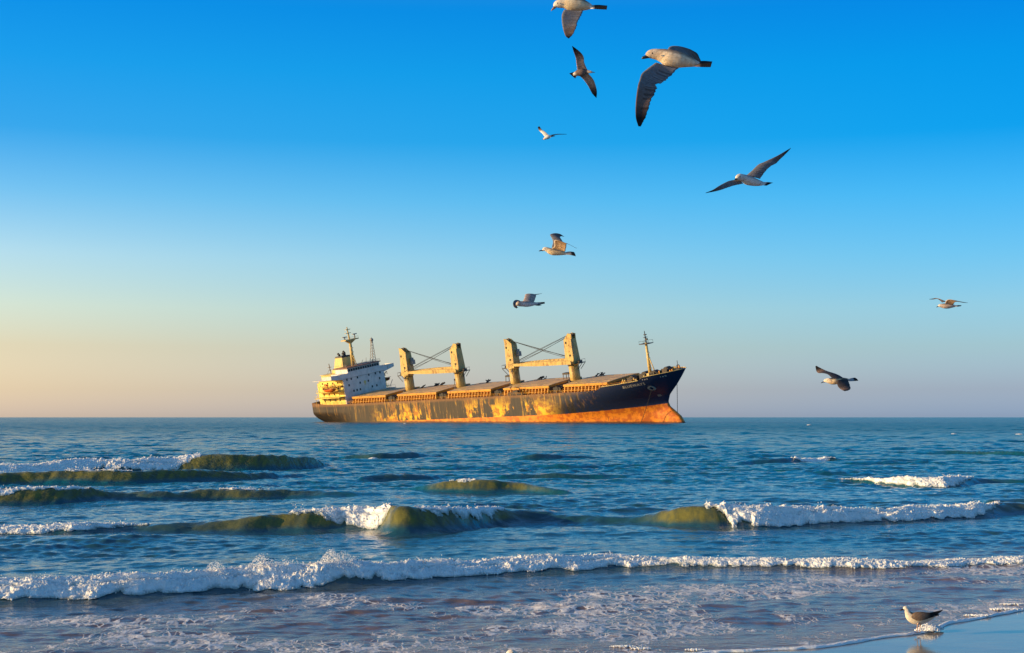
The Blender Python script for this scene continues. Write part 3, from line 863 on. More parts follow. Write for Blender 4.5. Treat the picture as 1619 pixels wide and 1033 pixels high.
class Wave:
    def __init__(s, pts):
        X, YB, A, FO = [], [], [], []
        for px, pb, pc, fo in pts:
            x, yb = ground(px, pb)
            zc = yb + .55
            for _ in range(3):
                zc_ = CAMH + (at(px, pc, zc).z - CAMH)
                zc = yb + .25 + 1.3 * max(zc_, .02)
            X.append(x); YB.append(zc); A.append(max(at(px, pc, zc).z, .015)); FO.append(fo)
        s.x, s.yc, s.a, s.f = map(np.array, (X, YB, A, FO))
        s.ends = (pts[0][0] > 0, pts[-1][0] < 1600)
        k = (s.yc.mean() / 25)
        s.soft = 1.0 * k
    def ev(s, x):
        # smoothed piecewise-linear interpolation
        w = .12 * s.soft
        yc = sum(np.interp(x + d * w, s.x, s.yc) for d in (-2, -1, 0, 1, 2)) / 5
        a = sum(np.interp(x + d * w, s.x, s.a) for d in (-2, -1, 0, 1, 2)) / 5
        if s.ends[0]: a = a * sstep(s.x[0], s.x[0] + .08 * (s.x[-1] - s.x[0]), x)
        if s.ends[1]: a = a * sstep(s.x[-1], s.x[-1] - .08 * (s.x[-1] - s.x[0]), x)
        fo = np.interp(x, s.x, s.f) * (x > s.x[0] - 8) * (x < s.x[-1] + 8)
        a = a * (1 - .32 * np.clip(fo * 1.5, 0, 1))
        yc = yc + .10 * s.soft * pnoise(x * .8 / s.soft, x * 0 + s.x[0], 5) + .04 * pnoise(x * 3, x * 0 + 3.3, 6)
        a = a * (1 + .10 * pnoise(x * 1.1 / s.soft, x * 0 + 9.1 + s.x[0], 8))
        return yc, a, fo
    def h(s, x, y):
        yc, a, fo = s.ev(x)
        u = y - yc
        wf, wb = .20 + .62 * a, .55 + 2.6 * a
        hh = np.where(u < 0, np.exp(-np.abs(u / wf) ** 2.2), np.exp(-np.abs(u / wb) ** 1.7))
        tr = -.16 * np.exp(-((u + wf * 2.6) / (wf * 1.4)) ** 2)
        return a * (hh + tr), a, u, wf, wb, fo
WV = [Wave(p) for p in WAVES.values()]

EDGE_PX = [(-700, 1180), (0, 1110), (400, 1075), (700, 1056), (950, 1046), (1130, 1033), (1200, 1030), (1260, 1028), (1300, 1025), (1340, 1019), (1380, 1012), (1420, 1006), (1450, 1002.5), (1475, 999), (1488, 995), (1494, 990), (1503, 985.5), (1540, 980), (1580, 973), (1619, 966), (1720, 952), (1900, 938)]
EG = np.array([ground(*p) for p in EDGE_PX])
def edge_y(x):
    s = sum(np.interp(x + d * .03, EG[:, 0], EG[:, 1]) for d in (-1, 0, 1)) / 3
    return s + .03 * pnoise(x * 2.2, x * 0 + 4.4, 3) + .012 * pnoise(x * 8, x * 0 + 1.4, 4)

# chop: sum of travelling wavelets
NC = 84
lam = np.exp(RNG.uniform(np.log(.20), np.log(6.), NC))
ang = RNG.normal(-math.pi / 2 + .15, .62, NC)
ph = RNG.uniform(0, 6.283, NC)
amp = .0056 * lam ** .58 * RNG.uniform(.6, 1.4, NC)
def chop(x, y, cell):
    h = np.zeros_like(x)
    for l, a, p, am in zip(lam, ang, ph, amp):
        f = np.clip((l / (cell * 3.2)) - .6, 0, 1)
        if not np.any(f > 0): continue
        k = 2 * math.pi / l
        q = np.sin(k * (x * math.cos(a) + y * math.sin(a)) + p)
        h += am * f * (q + .28 * (1 - 2 * np.abs(np.cos(.5 * (k * (x * math.cos(a) + y * math.sin(a)) + p)))))
    return h

def sea_height(x, y, cell):
    g = .55 + .55 * np.clip(fbm(x * .11, y * .11, 40, 3) + .4, 0, 1.4)
    off = sstep(0.0, 20, y - edge_y(x))
    far = sstep(26, 60, y)
    h = chop(x, y, cell) * g * (.40 + .22 * off + .50 * far)
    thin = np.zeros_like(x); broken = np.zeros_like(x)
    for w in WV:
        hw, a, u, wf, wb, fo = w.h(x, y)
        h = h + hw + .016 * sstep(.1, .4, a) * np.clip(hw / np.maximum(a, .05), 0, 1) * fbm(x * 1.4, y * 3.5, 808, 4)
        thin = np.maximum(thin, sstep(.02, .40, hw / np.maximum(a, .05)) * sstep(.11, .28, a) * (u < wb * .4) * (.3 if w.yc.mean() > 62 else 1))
    d = y - edge_y(x)
    film = np.where(d > 0, .022 * np.clip(d / .5, 0, 1) ** .5 - .004, -.004 + np.maximum(d, -2) * .06)
    h = np.where(d > 0, film + h * sstep(0, 1.5, d), film)
    return h, thin

def rows(y0, y1, r0, ratio):
    out = [y0]
    while out[-1] < y1:
        out.append(out[-1] + max(r0, out[-1] * ratio))
    return np.array(out)
ys = np.concatenate([rows(8.5, 90, .022, .0022), rows(90.3, 700, .2, .0036)])
yf = np.geomspace(705, 60000, 60)
tc = np.concatenate([-np.geomspace(3.2, .52, 16), np.linspace(-.5, .5, 640), np.geomspace(.52, 3.2, 16)])
Y = np.concatenate([ys, yf])[:, None] + 0 * tc[None]
X = Y * tc[None]
cell = np.maximum(np.maximum(np.gradient(Y[:, 0])[:, None] * .5, np.abs(np.gradient(X, axis=1))), .01)
Hs, TH = sea_height(X, Y, cell)
Hs = np.where(Y > 705, 0, Hs) * (1 - sstep(500, 700, Y))
me = grid_mesh('sea_water', np.stack([X, Y, Hs], -1))
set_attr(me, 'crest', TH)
off = Y - edge_y(X)
set_attr(me, 'offshore', off)
# lacy foam density over the water (where broken waves have passed)
fa = 1.08 * sstep(9.5, 3.5, off) * (.55 + .45 * sstep(-.3, .5, fbm(X * .35, Y * .55, 71, 3)))
ycA, aA, foA = WV[0].ev(X)
fa = np.where(Y < ycA, fa, 0)
fa = np.maximum(fa, .95 * np.exp(-np.abs((Y - ycA - .2) / 1.1) ** 2) * foA * (Y > ycA) * (.55 + .45 * sstep(-1, 6, X)))
fa = np.maximum(fa, .8 * sstep(1.5, 4.5, X) * sstep(ycA + 6.0, ycA + .5, Y) * (Y > ycA) * sstep(-.25, .35, fbm(X * .3, Y * .5, 77, 3)))
for w in WV[1:]:
    hw, a, u, wf, wb, fo = w.h(X, Y)
    fa = np.maximum(fa, .75 * fo * np.exp(-np.abs(u / (wb * 1.5)) ** 2) * (u > 0))
    fa = np.maximum(fa, .50 * sstep(.1, .35, a) * np.exp(-((u - wb * .9) / (wb * 1.6)) ** 2) * (u > 0) * sstep(.0, .5, fbm(X * .25, Y * .3, 91, 3)))
    fa = np.maximum(fa, .5 * sstep(.6, .95, fo) * np.exp(-((u + wf * 2.2) / (wf * 2.0)) ** 2))
fa = np.maximum(fa, .45 * sstep(.15, .6, fbm(X * .12, Y * .16, 55, 3)) * sstep(24, 30, Y) * sstep(62, 40, Y))
set_attr(me, 'lace', fa * (1 - .85 * TH))

def water_mat():
    M = Mat('sea_water', .06, spec=.5)
    M.b.inputs['IOR'].default_value = 1.333
    off, crest, lace = M.attr('offshore'), M.attr('crest'), M.attr('lace')
    x, y, z = M.xyz()
    n1 = M.noise(.5, M.co((.35, 1, 1)), 4)
    n0 = M.noise(.02, M.co((.25, 1, 1)), 5, .6)
    deep = M.mix(M.rng(n0, .35, .65), (.000, .082, .125), (.002, .112, .155))
    midc = M.mix(M.rng(n1, .3, .7), (.010, .066, .098), (.020, .090, .120))
    near = M.mix(M.rng(n1, .35, .65), (.200, .132, .114), (.150, .108, .106))
    c = M.mix(M.rng(off, 16, 34), midc, deep)
    c = M.mix(M.rng(off, 8.0, 3.0), c, near)
    c = M.mix(M.rng(off, 1.6, .15), c, (.23, .125, .075))
    # raised crests: glow of light through thin water, put into the colour as olive
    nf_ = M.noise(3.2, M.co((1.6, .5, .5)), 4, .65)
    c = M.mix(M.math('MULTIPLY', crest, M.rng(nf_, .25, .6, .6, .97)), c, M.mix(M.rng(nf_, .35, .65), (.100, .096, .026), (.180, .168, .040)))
    # lace: foam cells stretched along the shore
    wv = M.n('ShaderNodeVectorMath', operation='ADD')
    wn = M.n('ShaderNodeTexNoise'); M.put(M.co((1, .7, 1)), wn.inputs['Vector']); wn.inputs['Scale'].default_value = 2.2; wn.inputs['Detail'].default_value = 4
    sc = M.n('ShaderNodeVectorMath', operation='SCALE'); M.put(wn.outputs['Color'], sc.inputs[0]); sc.inputs['Scale'].default_value = .55
    M.put(M.co((1, .62, 0)), wv.inputs[0]); M.put(sc.outputs[0], wv.inputs[1])
    gate = M.noise(.9, M.co((.7, .55, 1)), 5, .62)
    g2_ = M.noise(3.4, M.co((1, .6, 1)), 4, .6)
    fine = M.noise(13., M.co((1, .6, 1)), 4, .65)
    amt = M.math('SUBTRACT', M.math('ADD', M.math('MULTIPLY', gate, .9), M.math('MULTIPLY', M.math('SUBTRACT', g2_, .5), .7)), M.math('SUBTRACT', .80, M.math('MULTIPLY', lace, .52)))
    fm = None
    for scale, kw in ((2.8, .36), (7.5, .46)):
        v = M.n('ShaderNodeTexVoronoi', feature='DISTANCE_TO_EDGE'); M.put(wv.outputs[0], v.inputs['Vector']); v.inputs['Scale'].default_value = scale
        wd_ = M.math('MULTIPLY', M.math('MAXIMUM', amt, .0), kw)
        l = M.rng(M.math('SUBTRACT', v.outputs['Distance'], wd_), .012, -.035)
        l = M.math('MULTIPLY', l, M.rng(amt, .0, .05))
        fm = l if fm is None else M.math('MAXIMUM', fm, l)
    fm = M.math('MULTIPLY', M.math('MULTIPLY', fm, M.rng(fine, .30, .62, .25, 1.)), M.rng(lace, .05, .3))
    c = M.mix(fm, c, (.80, .79, .79))
    M.color(c)
    M.put(M.math('ADD', M.math('MULTIPLY', fm, .6), M.rng(off, 30, 300, .055, .22)), M.b.inputs['Roughness'])
    spv = M.math('MULTIPLY', M.rng(off, 3.0, 9.0, .20, .5), M.rng(off, 40, 220, 1., .10))
    M.put(M.math('MULTIPLY', M.math('SUBTRACT', 1., fm), spv), M.b.inputs['Specular IOR Level'])
    r1 = M.noise(5.5, M.co((.55, 1, 1)), 5, .6)
    r2 = M.noise(1.7, M.co((.5, 1, 1)), 5, .68)
    h = M.math('ADD', M.math('MULTIPLY', r1, .030), M.math('MULTIPLY', r2, M.rng(off, 10, 60, .03, .26)))
    h = M.math('ADD', h, M.math('MULTIPLY', fm, .008))
    M.bump(h, .75, 1.0)
    return M.m
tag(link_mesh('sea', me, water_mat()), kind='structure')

# beach sand under and beside the water
sx = np.concatenate([np.linspace(-400, -13, 20), np.linspace(-12, 12, 240), np.linspace(13, 400, 20)])
sy = np.concatenate([np.linspace(-120, 5, 30), np.linspace(5.2, 22, 200), np.linspace(23, 60, 10)])
X2, Y2 = np.meshgrid(sx, sy)
d2 = Y2 - edge_y(X2)
Z2 = np.where(d2 > 0, -d2 * .03, -d2 * .006) + .0015 * fbm(X2 * .8, Y2 * .8, 31, 3) * (np.abs(X2) < 13)
M = Mat('wet_sand', .08, spec=.28)
g1 = M.noise(3.0, M.co((.5, 1, 1)), 5, .6); g2 = M.noise(220., None, 2)
M.color(M.mix(M.rng(g1, .3, .7), (.26, .20, .145), (.33, .26, .19)))
M.put(M.rng(g1, .35, .7, .05, .11), M.b.inputs['Roughness'])
M.b.inputs['Coat Weight'].default_value = .08; M.b.inputs['Coat Roughness'].default_value = .03; M.b.inputs['Coat IOR'].default_value = 1.33
g3 = M.noise(16., M.co((.25, 1.4, 1)), 5, .65)
M.bump(M.math('ADD', M.math('ADD', M.math('MULTIPLY', g1, .004), M.math('MULTIPLY', g3, .0022)), M.math('MULTIPLY', g2, .0003)), .35, 1.)
tag(link_mesh('beach', grid_mesh('beach', np.stack([X2, Y2, Z2], -1)), M.m), kind='structure')

# ------------------------------------------------------------------ surf foam (white water), one object
FV, FQ, FT = [], [], []          # vertex arrays, quad arrays
def add_grid(P, mask, thick=None):
    n, m = P.shape[:2]
    base = sum(len(v) for v in FV)
    idx = np.arange(n * m).reshape(n, m) + base
    q = np.stack([idx[:-1, :-1], idx[1:, :-1], idx[1:, 1:], idx[:-1, 1:]], -1)
    FV.append(P.reshape(-1, 3)); FQ.append(q[mask]); FT.append(np.ones(n * m) if thick is None else thick.ravel())
ICO = bmesh.new(); bmesh.ops.create_icosphere(ICO, subdivisions=1, radius=1)
IV = np.array([v.co[:] for v in ICO.verts]); IF = np.array([[v.index for v in f.verts] for f in ICO.faces]); ICO.free()
BV, BF = [], []
def add_blobs(P, r):
    n = len(P)
    if n == 0: return
    sc = RNG.uniform(.6, 1.5, (n, 1, 3)) * r[:, None, None]
    v = P[:, None, :] + IV[None] * sc
    base = sum(len(k) for k in BV)
    f = IF[None] + (np.arange(n) * len(IV))[:, None, None] + base
    BV.append(v.reshape(-1, 3)); BF.append(f.reshape(-1, 3))

for wi, w in enumerate(WV):
    if w.f.max() < .02: continue
    dist = w.yc.mean()
    px = dist / 1360.
    lo, hi = max(w.x[0], -.42 * dist - 1), min(w.x[-1], .42 * dist + 1)
    xs = np.arange(lo, hi, px * .85)
    yc, a, fo = w.ev(xs)
    m = int(np.clip(70 * a.max() / .4 * 20 / dist, 26, 90))
    vv = np.linspace(0, 1, m)
    U0, U1 = .30, 1.0
    Xg = xs[:, None] + 0 * vv[None]
    A = a[:, None]; fo = np.where(fo < .09, 0, fo); FO = fo[:, None]
    wf, wb = .20 + .62 * A, .55 + 2.6 * A
    spill = .25 + .25 * (FO > .7)
    # v=0 behind the crest ... v=.28 crest ... v=1 toe
    back = wb * (.30 + .25 * FO)
    front = (wf * 1.32 + spill * A * .6) * (1 + .40 * fbm(xs * .9 / w.soft, xs * 0 + wi, 500, 3) + .20 * pnoise(xs * 5, xs * 0 + wi, 507))[:, None]
    ug = np.where(vv[None] < .28, (1 - vv[None] / .28) * back, -(vv[None] - .28) / .72 * front)
    Yg = yc[:, None] + ug
    Zs, _ = sea_height(Xg, Yg, np.full_like(Xg, .05))
    cov_edge = .28 + .72 * np.clip(FO, 0, 1)               # how far down the face
    rag = .16 * fbm(Xg * 1.6 / w.soft, Yg * 1.5, 120 + wi, 4) + .14 * fbm(Xg * 6 / w.soft, Yg * 5, 140 + wi, 3)
    cov = np.minimum((cov_edge + rag * (.5 + .5 * (FO < .95)) - vv[None]) * 4, (vv[None] + .02 + rag * .6 - .10 * (1 - FO)) * 6)
    cov = np.where(FO < .015, -1, cov) - (1 - sstep(.0, .10, FO)) * .3
    s = max(.7, dist / 24)
    prof = np.sin(np.pi * np.clip(vv[None], 0, 1) ** .75) ** .7
    T = A * (.08 + .13 * FO) * min(1, 28 / dist) * prof * np.clip(cov, 0, 1)
    lump = billow(Xg * 2.3 / s + .7 * pnoise(Xg * 3, Yg * 3, 8), (ug * 1.7 + Zs) * 2.6 / s, 200 + wi, 6, .68)
    hi_ = billow(Xg * 9 / s, (ug + Zs) * 9 / s, 260 + wi, 4, .7)
    big = billow(Xg * 1.0 / s + .5 * pnoise(Xg * 1.7, Yg * 1.7, 18), (ug * 1.2 + Zs) * 1.5 / s, 230 + wi, 2, .5)
    band = 1 - .62 * np.exp(-((vv[None] - .50 - .10 * pnoise(Xg * .8, Xg * 0, 240 + wi)) / .10) ** 2) * (FO > .6) * sstep(-.35, .3, pnoise(Xg * .55 / s, Xg * 0 + 2.2, 244 + wi))
    disp = T * band * (.35 + 1.6 * lump + 1.2 * big) + np.clip(cov, 0, 1) * (.026 * lump + .036 * hi_) * band * s ** .3 * (.5 + FO * .6) + .004
    ny, nz = -.55 * (vv[None] > .2), .84
    spike = np.clip(pnoise(Xg * 4.2 / s, Xg * 0 + .3, 300 + wi), 0, 1) ** 2 * np.exp(-((vv[None] - .26) / .12) ** 2) * A * .4 * (FO > .5)
    Pg = np.stack([Xg + .02 * s * pnoise(Xg * 7 / s, ug * 7 / s, 9), Yg + ny * disp, Zs + nz * disp + spike], -1)
    hole = (billow(Xg * 7 / s, (ug * 1.3 + Zs) * 8 / s, 333 + wi, 3) + (np.clip(cov, 0, 1) - .55) * 1.6)
    mk = ((cov > .03) & (hole > -.75))[:-1, :-1]
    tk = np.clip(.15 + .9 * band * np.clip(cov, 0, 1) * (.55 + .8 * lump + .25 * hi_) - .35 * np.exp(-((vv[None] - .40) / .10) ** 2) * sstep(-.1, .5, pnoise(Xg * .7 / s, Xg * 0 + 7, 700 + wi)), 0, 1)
    add_grid(Pg, mk, tk)
    # flecks and clumps thrown over the white water
    okm = (cov > .05) & (FO > .08)
    ii = np.argwhere(okm)
    if len(ii):
        nb = int(min(14000 if wi == 0 else 7000, len(ii) * .35))
        pk = ii[RNG.integers(0, len(ii), nb)]
        base = Pg[pk[:, 0], pk[:, 1]]
        am = a[pk[:, 0]]
        clus = sstep(-.15, .6, pnoise(base[:, 0] * 2.6 / s, base[:, 2] * 3 / s, 410 + wi))
        crestw = np.exp(-((vv[pk[:, 1]] - .30) / .18) ** 2)
        hgt = RNG.exponential(.05, nb) * am * (.35 + 2.4 * crestw * clus)
        off_ = np.stack([RNG.normal(0, .02, nb) * s, -RNG.uniform(0, .8, nb) * hgt, hgt], -1)
        r = px * RNG.uniform(.18, .55, nb) * np.where(RNG.uniform(size=nb) < .06, 1.8, 1)
        add_blobs(base + off_, r)

# splash plumes along the nearest breaker
for px_, hpx, n in ((338, 12, 200), (410, 14, 320), (430, 10, 220), (450, 10, 160), (522, 16, 420), (540, 14, 260), (560, 10, 200), (640, 6, 120), (662, 7, 120), (205, 8, 150), (855, 5, 90), (1330, 4, 60), (1345, 5, 80)):
    x0 = px_; w = WV[0]
    xg = np.array([at(x0, 900, 18.5).x * 1.0]); yc, a, fo = w.ev(xg); yc, a = yc[0], a[0]
    xg = at(x0, 900, yc).x
    n = int(n * 2.2); H_ = hpx * 1.35 * yc / F
    t = RNG.uniform(0, 1, n) ** .7
    spread = RNG.normal(0, 1, n) * (.04 + .12 * t)
    k_ = RNG.integers(0, 7, n); spread = spread * .5 + (k_ - 3) * .035 * (.5 + t)
    P_ = np.stack([xg + spread, yc + RNG.normal(.05, .12, n), a * .8 + H_ * 1.5 * t * np.exp(-(spread / .16) ** 2)], -1)
    add_blobs(P_, RNG.uniform(.003, .0075, n) * (1.3 - t * .6))

# foam bead along the swash edge
xs = np.arange(-5, 8.5, .012)
ye = edge_y(xs)
tang = np.gradient(ye, xs)
nrm = np.stack([-tang, np.ones_like(tang)], -1); nrm /= np.linalg.norm(nrm, axis=1)[:, None]
vv = np.linspace(-1, 1, 15)
wid = .030 + .016 * pnoise(xs * 1.7, xs * 0 + 8.8, 21) + .012 * pnoise(xs * 6, xs * 0, 22)
hgt = .016 + .008 * pnoise(xs * 2.6, xs * 0 + 2, 23)
Pe = np.zeros((len(xs), 15, 3))
for j, v in enumerate(vv):
    o_ = v * wid * 1.2 + .03
    Pe[:, j, 0] = xs + nrm[:, 0] * o_; Pe[:, j, 1] = ye + nrm[:, 1] * o_
    Pe[:, j, 2] = .002 + hgt * np.sqrt(max(0, 1 - v * v)) * (1 + .35 * billow(xs * 14, xs * 0 + v * 1.5, 25, 3))
add_grid(Pe, np.ones((len(xs) - 1, 14), bool))
# foam heaped round the standing gull's feet, and broken swash crest to its right
def heap(px, py, wpx, h, n, dens=1., flat=.45):
    x0, y0 = ground(px, py)
    wx = wpx * y0 / F
    uu = np.linspace(-1, 1, n); X_, Y_ = np.meshgrid(uu, np.linspace(-1, 1, max(14, int(n * flat))), indexing='ij')
    R_ = np.sqrt(X_ ** 2 + Y_ ** 2)
    hz = h * np.clip(1 - R_ ** 2, 0, 1) ** .6 * (.75 + .55 * billow(X_ * wx * 11 + px, Y_ * wx * flat * 11, 51, 4))
    P_ = np.stack([x0 + X_ * wx, y0 + Y_ * wx * flat, .012 + hz], -1)
    mk = ((R_ < .97) & (pnoise(X_ * wx * 14 + px, Y_ * wx * 14, 61) > -1.3 + R_ * (1.2 / dens)))[:-1, :-1]
    add_grid(P_, mk, np.clip(.25 + .6 * pnoise(X_ * wx * 9 + px, Y_ * wx * 9, 66) + .35 * hz / h, 0, 1) if h < .04 else None)
    k = int(n * 3)
    a_ = RNG.uniform(0, 6.28, k); r_ = RNG.uniform(0, 1, k) ** .6
    add_blobs(np.stack([x0 + r_ * np.cos(a_) * wx, y0 + r_ * np.sin(a_) * wx * flat, .02 + h * (1 - r_ ** 2) * RNG.uniform(.4, 1.15, k)], -1), RNG.uniform(.003, .008, k))
heap(1466, 999, 16, .055, 60); heap(1474, 1000.5, 14, .045, 50); heap(1482, 998, 10, .035, 40); heap(1456, 1000, 10, .022, 40)
for (px_, py_, w_, h_) in ((1545, 976, 22, .006), (1590, 966, 26, .007), (1600, 958, 20, .005), (985, 1026, 22, .008), (1015, 1029, 18, .007), (1100, 1031, 16, .006)):
    heap(px_, py_, w_, h_, 50, .8, .35)
# scattered small whitecaps far out
for (px_, py_, w_, h_) in ((1279, 673, 4, .30), (1508, 687.5, 5, .16), (1612, 688, 7, .16), (640, 670.5, 2, .25), (590, 727, 9, .10)):
    heap(px_, py_, w_, h_, 30, .9, .8)
vb = np.concatenate(FV); fq = np.concatenate(FQ)
me = np_mesh('surf_foam', vb, fq)
M = Mat('foam', .75, (.84, .84, .83), spec=.2)
M.b.inputs['Subsurface Weight'].default_value = .0
nz_ = M.noise(30., None, 4, .65); n2_ = M.noise(2.2, None, 4)
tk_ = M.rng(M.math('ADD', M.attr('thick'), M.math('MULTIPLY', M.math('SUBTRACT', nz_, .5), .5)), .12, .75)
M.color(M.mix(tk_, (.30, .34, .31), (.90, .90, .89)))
M.bump(nz_, .6, .03)
foam_mat = M.m
set_attr(me, 'thick', np.concatenate(FT))
fo_ = link_mesh('surf_foam', me, foam_mat)
tag(fo_, 'white foam and spray of the breaking waves along the shore', 'foam', kind='stuff')
bv = np.concatenate(BV); bf = np.concatenate(BF)
msp = np_mesh('spray', bv, bf); set_attr(msp, 'thick', np.ones(len(bv)))
sp = link_mesh('spray', msp, foam_mat)
tag(sp, 'fine white spray flecks thrown up over the breaking waves', 'spray', kind='stuff')

# ------------------------------------------------------------------ gulls
def plumage():
    M = Mat('plumage', .8, spec=.15)
    a = M.n('ShaderNodeAttribute', attribute_name='plumage').outputs['Color']
    n = M.noise(34., M.co((1, 1, 1)), 4, .6)
    n2 = M.noise(95., M.co((.4, .4, 1)), 3, .6)
    c = M.mix(M.rng(n, .25, .75), a, M.mix(.6, a, (.62, .48, .38), 'MULTIPLY'))
    c = M.mix(.18, c, M.mix(M.rng(n2, .4, .6), c, M.mix(.7, c, (0, 0, 0))))
    M.color(c); M.bump(n2, .25, .01)
    return M.m
m_plum = plumage()
m_bill = Mat('bill_horn', .35, (.02, .017, .015)).m
m_billp = Mat('bill_pale', .35, (.30, .17, .08)).m
m_eye = Mat('gull_eye', .1, (.008, .006, .005)).m

def cr(pts, n):
    """Catmull-Rom resample"""
    P = [np.array(p, float) for p in pts]
    P = [2 * P[0] - P[1]] + P + [2 * P[-1] - P[-2]]
    seg = len(P) - 3
    out = []
    for i in range(n):
        t = i / (n - 1) * seg
        k = min(int(t), seg - 1); t -= k
        p0, p1, p2, p3 = P[k:k + 4]
        out.append(.5 * ((2 * p1) + (-p0 + p2) * t + (2 * p0 - 5 * p1 + 4 * p2 - p3) * t * t + (-p0 + 3 * p1 - 3 * p2 + p3) * t ** 3))
    return np.array(out)

class Gull:
    def __init__(s, dist, win=(0, 0), sc=1.0):
        s.d, s.win, s.sc = dist, win, sc
        s.v, s.f, s.c = [], [], []
    def p(s, q, dz=0.0):
        """traced zoom-window point -> world, dz metres behind (+) / before (-) the bird's own distance"""
        if len(q) > 2: dz = q[2]
        return np.array(at(s.win[0] + q[0] * s.sc, s.win[1] + q[1] * s.sc, s.d + dz))
    def m(s, r): return r * s.sc * s.d / F          # window length -> metres
    def add(s, v, f, c):
        n = len(s.v); s.v += [tuple(k) for k in v]; s.f += [tuple(i + n for i in k) for k in f]; s.c += [tuple(k) for k in c]
    def body(s, spine, col, flat=.92, nseg=46, ring=20):
        """spine: (x,y,radius[,dz])"""
        S = [np.append(s.p(q[:2], q[3] if len(q) > 3 else 0), s.m(q[2])) for q in spine]
        R = cr(S, nseg)
        v, f, c = [], [], []
        view = np.array([0, 1., 0])
        s.axis = R
        for i in range(nseg):
            t = R[min(i + 1, nseg - 1), :3] - R[max(i - 1, 0), :3]; t /= np.linalg.norm(t)
            b = view - t * (view @ t); b /= np.linalg.norm(b)
            a = np.cross(t, b)
            if a[2] < 0: a = -a
            r = max(R[i, 3], .0015)
            for k in range(ring):
                w = 2 * math.pi * k / ring
                q = R[i, :3] + a * math.cos(w) * r + b * math.sin(w) * r * flat
                v.append(q); c.append(col(i / (nseg - 1), math.cos(w), math.sin(w), q))
        for i in range(nseg - 1):
            for k in range(ring): f.append((i * ring + k, i * ring + (k + 1) % ring, (i + 1) * ring + (k + 1) % ring, (i + 1) * ring + k))
        f.append(tuple(range(ring))); f.append(tuple(range((nseg - 1) * ring, nseg * ring)))
        s.add(v, f, c)
    def sheet(s, LE, TE, col, thick=.10, nu=54, nv=12, feather=.05, camber=.06, nf=22):
        """wing or tail: leading and trailing edge points (x,y,dz), root to tip; closed thin aerofoil"""
        L_ = cr([s.p(q) for q in LE], nu); T_ = cr([s.p(q) for q in TE], nu)
        sd = np.array([0, 0, 0.])
        v, c, f = [], [], []
        ch0 = np.linalg.norm(L_[0] - T_[0])
        for side in (0, 1):
            for i in range(nu):
                l, t = L_[i], T_[i].copy()
                ch = t - l; cl = np.linalg.norm(ch) + 1e-9
                sp_ = L_[min(i + 1, nu - 1)] - L_[max(i - 1, 0)]
                n = np.cross(ch, sp_); n /= (np.linalg.norm(n) + 1e-9)
                if n[2] < 0: n = -n
                u = i / (nu - 1)
                saw = ((u * nf) % 1.0)
                ext = 1 - feather * saw * (.3 + .7 * min(1, u * 2 + .3)) * (u < .97)
                for j in range(nv):
                    w = j / (nv - 1)
                    q = l + ch * w * (ext if w > .5 else 1 - (1 - ext) * w * 2 * .5)
                    th = thick * ch0 * (.30 * (1 - u) + .05) * (math.sqrt(w) * (1 - w) * 2.4 + .02)
                    cam_ = camber * cl * 4 * w * (1 - w)
                    q = q + n * (cam_ + (th if side == 0 else -th))
                    v.append(q); c.append(col(u, w, side))
        m = nu * nv
        for side in (0, 1):
            for i in range(nu - 1):
                for j in range(nv - 1):
                    a = side * m + i * nv + j
                    f.append((a, a + 1, a + nv + 1, a + nv) if side == 0 else (a, a + nv, a + nv + 1, a + 1))
        for i in range(nu - 1):
            for j in (0, nv - 1):
                a = i * nv + j; f.append((a, a + nv, a + nv + m, a + m))
        for i in (0, nu - 1):
            for j in range(nv - 1):
                a = i * nv + j; f.append((a, a + 1, a + 1 + m, a + m))
        s.add(v, f, c)
    def limb(s, pts, col, n=8):
        """thin leg: (x,y,r,dz)"""
        P_ = [(s.p(q[:2], q[3]), s.m(q[2])) for q in pts]
        b = MB(); b.tube([Vector(k[0]) for k in P_], [k[1] for k in P_], n)
        s.add(b.v, b.f, [col] * len(b.v))
    def finish(s, label, bill=None, eye=None, bill_mat=None):
        V = np.array(s.v); base = V.mean(0)
        me = bpy.data.meshes.new('seagull'); me.from_pydata([tuple(k) for k in V - base], [], s.f)
        bm = bmesh.new(); bm.from_mesh(me); bmesh.ops.recalc_face_normals(bm, faces=bm.faces); bm.to_mesh(me); bm.free()
        ca = me.color_attributes.new('plumage', 'FLOAT_COLOR', 'POINT')
        ca.data.foreach_set('color', np.array([tuple(k) + (1,) for k in s.c], dtype=np.float32).ravel())
        o = link_mesh('seagull', me, m_plum, None, True)
        o.location = base
        tag(o, label, 'gull', 'seagulls over the beach')
        if bill:                                    # (base x,y,r), ..., tip ; slightly hooked
            b = MB(); pts = [Vector(s.p(q[:2], q[3] if len(q) > 3 else 0) - base) for q in bill]; rr = [max(s.m(q[2]), .001) for q in bill]
            b.tube(pts, rr, 8); b.build('bill', bill_mat or m_bill, o, True)
        if eye:
            for (x, y, r, dz) in eye:
                b = MB(); b.ball(tuple(s.p((x, y), dz) - base), s.m(r), 8, 6); b.build('eye', m_eye, o, True)
        return o

